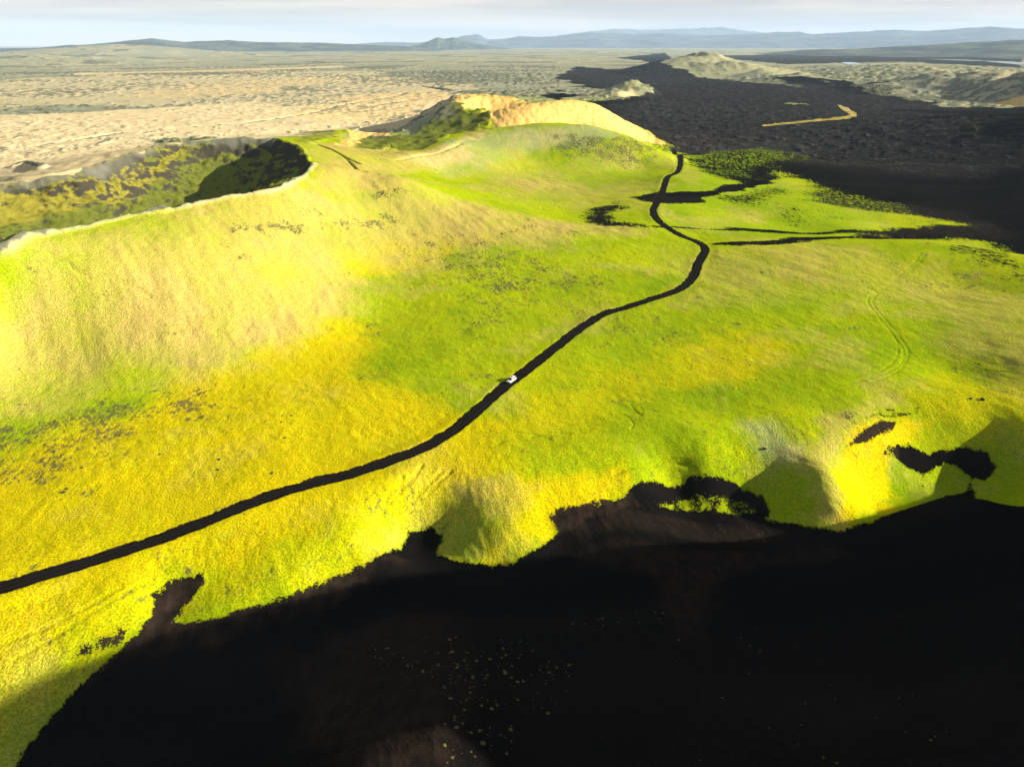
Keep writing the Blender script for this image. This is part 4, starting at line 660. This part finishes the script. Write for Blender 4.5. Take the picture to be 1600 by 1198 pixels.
# ----------------------------------------------------------------- road
def build_road():
    t = np.gradient(road_xy, axis=0); t /= np.linalg.norm(t, axis=1)[:, None]
    nrm = np.stack([t[:, 1], -t[:, 0]], 1)
    offs = np.array([-1.0, -.82, -.62, -.45, -.28, -.1, .1, .28, .45, .62, .82, 1.0])
    prof = np.array([-.25, -.03, 0, -.06, -.05, .0, .0, -.05, -.06, 0, -.03, -.25])
    X = road_xy[:, :1] + nrm[:, :1] * offs * ROAD_HALF; Y = road_xy[:, 1:] + nrm[:, 1:] * offs * ROAD_HALF
    jig = .22 * fbm(X, Y, 4, 3, 7) * (np.abs(offs) > .9)
    X = X + nrm[:, :1] * jig; Y = Y + nrm[:, 1:] * jig
    Z = road_z[:, None] + prof + .05 * fbm(X, Y, 2.5, 3, 9)
    me = grid_mesh('road', X, Y, Z)
    rut = np.repeat(np.array([0, .1, .3, .9, .9, .25, .25, .9, .9, .3, .1, 0.])[None], len(X), 0).ravel()
    set_color(me, 'rut', [rut, rut, rut, rut * 0 + 1])
    N = Nodes('black_gravel')
    g = N.n('ShaderNodeNewGeometry'); pos = g.outputs['Position']
    a = N.t.nodes.new('ShaderNodeAttribute'); a.attribute_name = 'rut'
    n1 = N.noise(pos, .5, 5, .6); n2 = N.noise(pos, 6, 3, .6)
    c = N.mix(N.math('MULTIPLY', N.step(n1, .3, .75), .55), (.0035, .0033, .0035), (.014, .0105, .009))
    c = N.mix(N.math('MULTIPLY', a.outputs['Fac'], .6), c, (.020, .017, .015))
    c = N.mix(N.math('MULTIPLY', N.step(n2, .55, .8), .4), c, (.020, .017, .015))
    bs = N.n('ShaderNodeBsdfPrincipled', Roughness=.9); bs.inputs['Specular IOR Level'].default_value = .0
    N.ln(c, bs.inputs['Base Color'])
    bp = N.n('ShaderNodeBump', Strength=.5, Distance=.1); N.ln(n2, bp.inputs['Height']); N.ln(bp.outputs[0], bs.inputs['Normal'])
    o = N.n('ShaderNodeOutputMaterial'); N.ln(bs.outputs[0], o.inputs[0])
    o = link('road', me, N.m); o['kind'] = 'structure'; o['label'] = 'single-track black gravel road winding through the moss'
build_road()

# ----------------------------------------------------------------- far ranges and rivers
def build_range(name, R0, D, crest, label, mat, seed):
    a = np.array([c[0] for c in crest]); h = np.array([c[1] for c in crest], float)
    n = max(200, int((a[-1] - a[0]) / .0011))
    az = np.linspace(a[0], a[-1], n)
    hz = np.interp(az, a, h)
    k = np.hanning(9); k /= k.sum(); hz = np.convolve(np.pad(hz, 4, mode='edge'), k, mode='valid')
    s = np.concatenate([np.linspace(-1, 0, 60), np.linspace(.05, 1, 12)])
    Rr = R0 + D * s[:, None] + 0 * az[None]; Az = az[None] + 0 * Rr
    X = Rr * np.sin(Az); Y = Rr * np.cos(Az)
    nz = fbm(X, Y, D * .45, 6, seed, .55, ridged=True); n2 = fbm(X, Y, D * .08, 4, seed + 9, .6)
    prof = np.where(s < 0, (1 + s) ** 1.25, (1 - s))[:, None]
    Z = -40 + (hz[None] + 40) * np.clip(prof * (1 + .55 * nz * (1 - prof)) + .04 * n2 * prof, 0, 1.02)
    me = grid_mesh(name, X, Y, Z)
    o = link(name, me, mat); o['kind'] = 'structure'; o['label'] = label
    return o
def range_mat(name, c1, c2, sc):
    N = Nodes(name); g = N.n('ShaderNodeNewGeometry')
    n = N.noise(g.outputs['Position'], sc, 7, .65)
    bs = N.n('ShaderNodeBsdfPrincipled', Roughness=.95); bs.inputs['Specular IOR Level'].default_value = .05
    N.ln(N.mix(N.step(n, .38, .62), c1, c2), bs.inputs['Base Color'])
    o = N.n('ShaderNodeOutputMaterial'); N.ln(bs.outputs[0], o.inputs[0]); return N.m
mh = range_mat('far_hillside', (.04, .055, .06), (.11, .13, .09), .0022)
mm = range_mat('far_mountainside', (.05, .065, .09), (.10, .12, .15), .0011)
for k, (nm, R0, D, crest) in enumerate(RANGES):
    build_range(nm, R0, D, crest, 'low hills on the horizon' if nm == 'hills' else 'pale blue mountains on the horizon', mh if nm == 'hills' else mm, 200 + 13 * k)

def build_rivers():
    m = plain_mat('river_water', (.30, .33, .36), rough=.12, var=.1, vscale=.01, spec=.6)
    for w in WATERS:
        p = [(x, y) for x, y in smooth_line(list(w) + [w[0]], 60)[:-1]]
        bm = bmesh.new(); bm.faces.new([bm.verts.new((x, y, 0.6)) for x, y in p])
        bmesh.ops.triangulate(bm, faces=bm.faces[:])
        me = bpy.data.meshes.new('river'); bm.normal_update()
        for f in bm.faces:
            if f.normal.z < 0: f.normal_flip()
        bm.to_mesh(me); bm.free()
        o = link('river', me, m); o['kind'] = 'structure'; o['label'] = 'pale stretch of river on the far plain'
build_rivers()

# ----------------------------------------------------------------- the car
def bm_obj(name, bm, mat, parent, smooth=True):
    me = bpy.data.meshes.new(name)
    bmesh.ops.recalc_face_normals(bm, faces=bm.faces[:])
    bm.to_mesh(me); bm.free()
    if smooth: shade_smooth(me)
    return link(name, me, mat, parent)
def loft(bm, sections, cap=True):
    rings = [[bm.verts.new(p) for p in s] for s in sections]
    for a, b in zip(rings, rings[1:]):
        n = len(a)
        for i in range(n): bm.faces.new((a[i], a[(i + 1) % n], b[(i + 1) % n], b[i]))
    if cap: bm.faces.new(rings[0]); bm.faces.new(rings[-1][::-1])
def lathe_y(bm, prof, cy, side, seg=28):
    sec = []
    for k in range(seg):
        t = 2 * math.pi * k / seg
        sec.append([(r * math.cos(t), cy + side * yy, r * math.sin(t)) for r, yy in prof])
    rings = [[bm.verts.new(p) for p in s] for s in sec]
    for k in range(seg):
        a, b = rings[k], rings[(k + 1) % seg]
        for i in range(len(a) - 1): bm.faces.new((a[i], a[i + 1], b[i + 1], b[i]))
def panel(bm, quad, t):
    """a thin slab lifted off the four corner points along their normal"""
    q = [Vector(p) for p in quad]; n = (q[1] - q[0]).cross(q[3] - q[0]).normalized() * t
    lo = [bm.verts.new(p - n) for p in q]; hi = [bm.verts.new(p + n) for p in q]
    bm.faces.new(hi); bm.faces.new(lo[::-1])
    for i in range(4): bm.faces.new((lo[i], lo[(i + 1) % 4], hi[(i + 1) % 4], hi[i]))

def build_car(x, y, z, heading):
    white = plain_mat('white_paint', (.80, .80, .79), rough=.22, var=.04, vscale=2, spec=.5, coat=.6)
    glass = plain_mat('dark_glass', (.012, .014, .016), rough=.06, var=.1, spec=.7)
    rub = plain_mat('black_rubber', (.02, .02, .02), rough=.85, var=.2)
    trim = plain_mat('dark_trim', (.03, .03, .032), rough=.6, var=.2)
    alloy = plain_mat('wheel_alloy', (.45, .45, .46), rough=.35, metal=.8, var=.1)
    lampm = plain_mat('lamp_glass', (.75, .76, .78), rough=.1, var=.05)
    redm = plain_mat('tail_lamp_red', (.45, .02, .015), rough=.15, var=.1)
    root = bpy.data.objects.new('car', None); col.objects.link(root)
    root.scale = (.87, .87, .87); root.location = (x, y, z); root.rotation_euler = (0, 0, heading)
    root['label'] = 'small white car with dark windscreen driving on the black gravel road'; root['category'] = 'car'
    # lower shell
    bm = bmesh.new()
    st = [(-2.26, .66, .42, .82), (-2.20, .80, .34, .93), (-2.05, .87, .30, 1.00), (-1.4, .91, .27, 1.03), (-.4, .92, .26, 1.03), (.6, .92, .26, 1.02), (1.05, .915, .27, 1.01), (1.5, .90, .29, .96), (1.95, .86, .32, .88), (2.14, .78, .36, .80), (2.24, .62, .42, .70)]
    sec = []
    for (sx, w, zb, zt) in st:
        hgt = zt - zb
        half = [(0, zb), (w * .80, zb), (w * .97, zb + .12 * hgt), (w, zb + .35 * hgt), (w * .985, zb + .62 * hgt), (w * .955, zb + .82 * hgt), (w * .86, zb + .95 * hgt), (w * .55, zt + .015), (0, zt + .03)]
        ring = [(sx, yy, zz) for yy, zz in half] + [(sx, -yy, zz) for yy, zz in half[-2:0:-1]]
        sec.append(ring)
    loft(bm, sec)
    # cabin with rounded roof edges
    def cab(zz, x0, x1, w):
        c = .10
        return [(x0 + c, -w, zz), (x1 - c, -w, zz), (x1, -w + c * 1.6, zz), (x1 + .03, 0, zz), (x1, w - c * 1.6, zz), (x1 - c, w, zz), (x0 + c, w, zz), (x0, w - c * 1.6, zz), (x0 - .02, 0, zz), (x0, -w + c * 1.6, zz)]
    loft(bm, [cab(.96, -2.12, 1.36, .85), cab(1.30, -2.00, .82, .775), cab(1.52, -1.86, .46, .71), cab(1.60, -1.72, .30, .62), cab(1.635, -1.4, .0, .42)])
    bmesh.ops.bevel(bm, geom=[e for e in bm.edges if e.calc_length() > .01 and len(e.link_faces) == 2 and e.calc_face_angle(0) > .9], offset=.02, segments=2, affect='EDGES')
    body = bm_obj('body', bm, white, root)
    def part(name, mat, fn, parent=root, smooth=False):
        b = bmesh.new(); fn(b); return bm_obj(name, b, mat, parent, smooth)
    part('windscreen', glass, lambda b: panel(b, [(1.31, -.76, 1.03), (1.31, .76, 1.03), (.44, .64, 1.55), (.44, -.64, 1.55)], .03))
    part('rear_window', glass, lambda b: panel(b, [(-2.075, .64, 1.12), (-2.075, -.64, 1.12), (-1.885, -.54, 1.50), (-1.885, .54, 1.50)], .02))
    for s in (-1, 1):
        def side(b, s=s):
            for xa, xb, ta, tb in ((-1.95, -1.22, -1.72, -1.20), (-1.14, -.22, -1.12, -.28), (-.14, .86, -.20, .30)):
                panel(b, [(xa, s * .845, 1.06), (xb, s * .845, 1.06), (tb, s * .728, 1.50), (ta, s * .728, 1.50)], .012)
        part('side_window', glass, side)
        def mir(b, s=s):
            bmesh.ops.create_uvsphere(b, u_segments=12, v_segments=8, radius=1, matrix=Matrix.Translation((.78, s * 1.02, 1.10)) @ Matrix.Diagonal((.08, .13, .085, 1)))
        part('wing_mirror', white, mir, smooth=True)
        def hl(b, s=s):
            bmesh.ops.create_uvsphere(b, u_segments=14, v_segments=8, radius=1, matrix=Matrix.Translation((2.06, s * .66, .72)) @ Matrix.Rotation(-s * .45, 4, 'Z') @ Matrix.Diagonal((.10, .20, .085, 1)))
        part('headlight', lampm, hl, smooth=True)
        def tl(b, s=s):
            bmesh.ops.create_uvsphere(b, u_segments=14, v_segments=8, radius=1, matrix=Matrix.Translation((-2.16, s * .74, .88)) @ Matrix.Rotation(s * .5, 4, 'Z') @ Matrix.Diagonal((.07, .13, .14, 1)))
        part('tail_light', redm, tl, smooth=True)
        part('roof_rail', trim, lambda b, s=s: loft(b, [[(xx, s * .60 + dy, zz + dz) for dy, dz in ((-.02, -.02), (.02, -.02), (.02, .02), (-.02, .02))] for xx, zz in ((-1.65, 1.60), (-1.5, 1.665), (-.1, 1.665), (.05, 1.60))]))
        for xx in (-1.36, 1.38):
            w = bpy.data.objects.new('wheel', None); col.objects.link(w); w.parent = root; w.location = (xx, s * .80, .335)
            b = bmesh.new(); lathe_y(b, [(.20, -.11), (.30, -.115), (.33, -.09), (.335, 0), (.33, .09), (.30, .128), (.215, .125)], 0, s)
            bm_obj('tyre', b, rub, w)
            b = bmesh.new(); lathe_y(b, [(.216, .10), (.20, .115), (.17, .09), (.06, .10), (.05, .12), (.001, .122)], 0, s)
            bm_obj('rim', b, alloy, w)
            b = bmesh.new(); lathe_y(b, [(.345, .0), (.395, .0), (.40, .15), (.345, .15)], 0, s, 28)
            ar = bm_obj('wheel_arch', b, trim, root); ar.location = (xx, s * .79, .345)
    part('grille', trim, lambda b: panel(b, [(2.245, -.42, .50), (2.245, .42, .50), (2.21, .42, .70), (2.21, -.42, .70)], .02))
    part('sunroof', glass, lambda b: panel(b, [(-.05, -.36, 1.632), (-.05, .36, 1.632), (-.75, .36, 1.648), (-.75, -.36, 1.648)], .008))
    part('front_bumper', trim, lambda b: loft(b, [[(xx, yy, zz) for xx, zz in ((2.10 - .35 * abs(yy) ** 2, .30), (2.29 - .35 * abs(yy) ** 2, .34), (2.29 - .35 * abs(yy) ** 2, .46), (2.10 - .35 * abs(yy) ** 2, .48))] for yy in (-.78, -.5, 0, .5, .78)]))
    part('rear_bumper', trim, lambda b: loft(b, [[(xx, yy, zz) for xx, zz in ((-2.10 + .25 * yy ** 2, .30), (-2.31 + .25 * yy ** 2, .34), (-2.31 + .25 * yy ** 2, .50), (-2.10 + .25 * yy ** 2, .52))] for yy in (-.82, -.5, 0, .5, .82)]))
    return root
_i = int(np.argmin(np.hypot(road_xy[:, 0] - CAR_AT[0], road_xy[:, 1] - CAR_AT[1])))
_d = road_xy[_i - 3] - road_xy[_i + 3]
build_car(road_xy[_i, 0], road_xy[_i, 1], road_z[_i] - .01, math.atan2(_d[1], _d[0]))

# ----------------------------------------------------------------- moss tufts on the black sand, rocks in the meadow
def tuft_mesh(k):
    rnd = random.Random(40 + k); bm = bmesh.new()
    bmesh.ops.create_icosphere(bm, subdivisions=2, radius=1)
    for v in bm.verts:
        v.co *= 1 + .35 * (rnd.random() - .5); v.co.z = v.co.z * .55 if v.co.z > 0 else v.co.z * .12
    for _ in range(110):
        t = rnd.uniform(0, 6.283); rr = rnd.random() ** .5
        p = Vector((rr * math.cos(t), rr * math.sin(t), .55 * math.sqrt(max(0, 1 - rr * rr)))); d = Vector((p.x * .6, p.y * .6, .6)).normalized()
        u = d.orthogonal().normalized() * .09; L = rnd.uniform(.15, .38)
        bm.faces.new([bm.verts.new(p + u), bm.verts.new(p - u), bm.verts.new(p + d * L + Vector((rnd.uniform(-.1, .1), rnd.uniform(-.1, .1), 0)))])
    me = bpy.data.meshes.new('moss_tuft'); bm.to_mesh(me); bm.free(); return me
tm = [plain_mat('tuft_straw', (.18, .155, .065), .95, var=.4, vscale=6, spec=.1), plain_mat('tuft_moss', (.15, .145, .04), .95, var=.4, vscale=6, spec=.1)]
tmesh = [tuft_mesh(k) for k in range(4)]
for k, me in enumerate(tmesh): me.materials.append(tm[k % 2])
_tx = np.array([t[0] for t in TUFTS]); _ty = np.array([t[1] for t in TUFTS])
_, _tz = cover_and_height(_tx, _ty, np.full(len(_tx), .35))
for k, (x, y, s) in enumerate(TUFTS):
    o = bpy.data.objects.new('moss_tuft', tmesh[random.randrange(4)]); col.objects.link(o)
    o.location = (x, y, _tz[k] - .02); q = .8 * s * random.uniform(.9, 1.1)
    o.scale = (q, q * random.uniform(.7, 1.2), q * random.uniform(.7, 1.1)); o.rotation_euler = (0, 0, random.uniform(0, 6.28))
    o['label'] = 'small pale tuft of moss growing alone on the black foreground sand'; o['category'] = 'moss tuft'; o['group'] = 'moss tufts scattered over the black sand'
def rock_mesh(k):
    rnd = random.Random(70 + k); bm = bmesh.new()
    bmesh.ops.create_icosphere(bm, subdivisions=3, radius=1)
    ax = [Vector((rnd.gauss(0, 1), rnd.gauss(0, 1), rnd.gauss(0, 1))).normalized() for _ in range(9)]
    for v in bm.verts:
        for a in ax:
            dd = v.co.dot(a) - .72
            if dd > 0: v.co -= a * dd * .9
        v.co *= 1 + .06 * (rnd.random() - .5); v.co.z *= .7
    me = bpy.data.meshes.new('rock'); bm.to_mesh(me); bm.free(); return me
rmat = plain_mat('lava_rock', (.07, .06, .052), .9, var=.6, vscale=4, bump=.5, spec=.2)
rmesh = [rock_mesh(k) for k in range(3)]
for me in rmesh: me.materials.append(rmat)
for k, (x, y, s) in enumerate(ROCKS):
    o = bpy.data.objects.new('rock', rmesh[k % 3]); col.objects.link(o)
    o.location = (x, y, ground_z(x, y) + .15 * s); o.scale = (s, s * .8, s * .8); o.rotation_euler = (0, 0, k * 1.3)
    o['label'] = 'small dark lava rock lying in the open moss meadow'; o['category'] = 'rock'; o['group'] = 'dark rocks dotted over the moss'

# ----------------------------------------------------------------- air
def build_haze():
    bm = bmesh.new(); bmesh.ops.create_cube(bm, size=1, matrix=Matrix.Translation((0, 0, HAZE_TOP / 2 - 90)) @ Matrix.Diagonal((100000, 100000, HAZE_TOP + 180, 1)))
    N = Nodes('air'); v = N.n('ShaderNodeVolumePrincipled', Density=HAZE, Anisotropy=.0); v.inputs['Color'].default_value = HAZE_COLOR
    o = N.n('ShaderNodeOutputMaterial'); N.ln(v.outputs[0], o.inputs['Volume'])
    me = bpy.data.meshes.new('haze'); bm.to_mesh(me); bm.free()
    h = link('haze', me, N.m); h['kind'] = 'stuff'; h['label'] = 'thin pale blue haze over the far plain'
HAZE = 2.6e-5; HAZE_TOP = 1150.0; HAZE_COLOR = (.52, .72, 1.0, 1)
build_haze()

# ----------------------------------------------------------------- light
SUN_EL, SUN_AZ = math.radians(18), math.radians(95)      # azimuth clockwise from +Y
sv = Vector((math.sin(SUN_AZ) * math.cos(SUN_EL), math.cos(SUN_AZ) * math.cos(SUN_EL), math.sin(SUN_EL)))
ld = bpy.data.lights.new('sun', 'SUN'); ld.energy = 5.0; ld.angle = math.radians(.5); ld.color = (1.0, .91, .74)
lo = bpy.data.objects.new('sun', ld); col.objects.link(lo); lo.rotation_euler = (-sv).to_track_quat('-Z', 'Y').to_euler(); lo.location = sv * 500

w = bpy.data.worlds.new('World'); scene.world = w; w.use_nodes = True
t = w.node_tree; t.nodes.clear()
class WN(Nodes):
    def __init__(self, tree): self.t = tree
N = WN(t)
sky = t.nodes.new('ShaderNodeTexSky'); sky.sky_type = 'NISHITA'; sky.sun_disc = False; sky.sun_elevation = SUN_EL; sky.sun_rotation = SUN_AZ; sky.dust_density = 1.5
tc = t.nodes.new('ShaderNodeTexCoord'); sep = t.nodes.new('ShaderNodeSeparateXYZ'); N.ln(tc.outputs['Generated'], sep.inputs[0])
el = sep.outputs[2]
streak = N.noise(N.scale_vec(tc.outputs['Generated'], (3.0, 3.0, 60)), 1.0, 5, .55)
puffs = N.noise(N.scale_vec(tc.outputs['Generated'], (1.2, 1.2, 3)), 1.6, 5, .6)
lowc = N.mix(N.step(streak, .38, .62), (2.9, 2.4, 2.15), (4.8, 3.75, 3.0))
highc = N.mix(N.step(puffs, .3, .7), (1.0, 1.12, 1.3), (2.2, 2.25, 2.35))
cloud = N.mix(N.step(el, .06, .40), lowc, highc)
horizon = N.mix(N.step(el, -.005, .018), (5.3, 4.0, 3.15), cloud)
mixc = N.mix(.9, sky.outputs[0], horizon)
bg = t.nodes.new('ShaderNodeBackground'); bg.inputs[1].default_value = .07; N.ln(mixc, bg.inputs[0])
wo = t.nodes.new('ShaderNodeOutputWorld'); N.ln(bg.outputs[0], wo.inputs[0])

# ----------------------------------------------------------------- camera and picture
cd = bpy.data.cameras.new('camera'); cd.sensor_width = 36; cd.lens = 24.975; cd.clip_start = 1; cd.clip_end = 150000
co = bpy.data.objects.new('camera', cd); col.objects.link(co); co.location = (0, 0, 95); co.rotation_euler = (math.radians(64.5), 0, 0)
scene.camera = co
scene.view_settings.view_transform = 'Standard'; scene.view_settings.look = 'None'; scene.view_settings.gamma = 1; scene.view_settings.use_curve_mapping = False
scene.view_settings.exposure = 1.52
scene.cycles.volume_bounces = 1
scene.cycles.max_bounces = 6
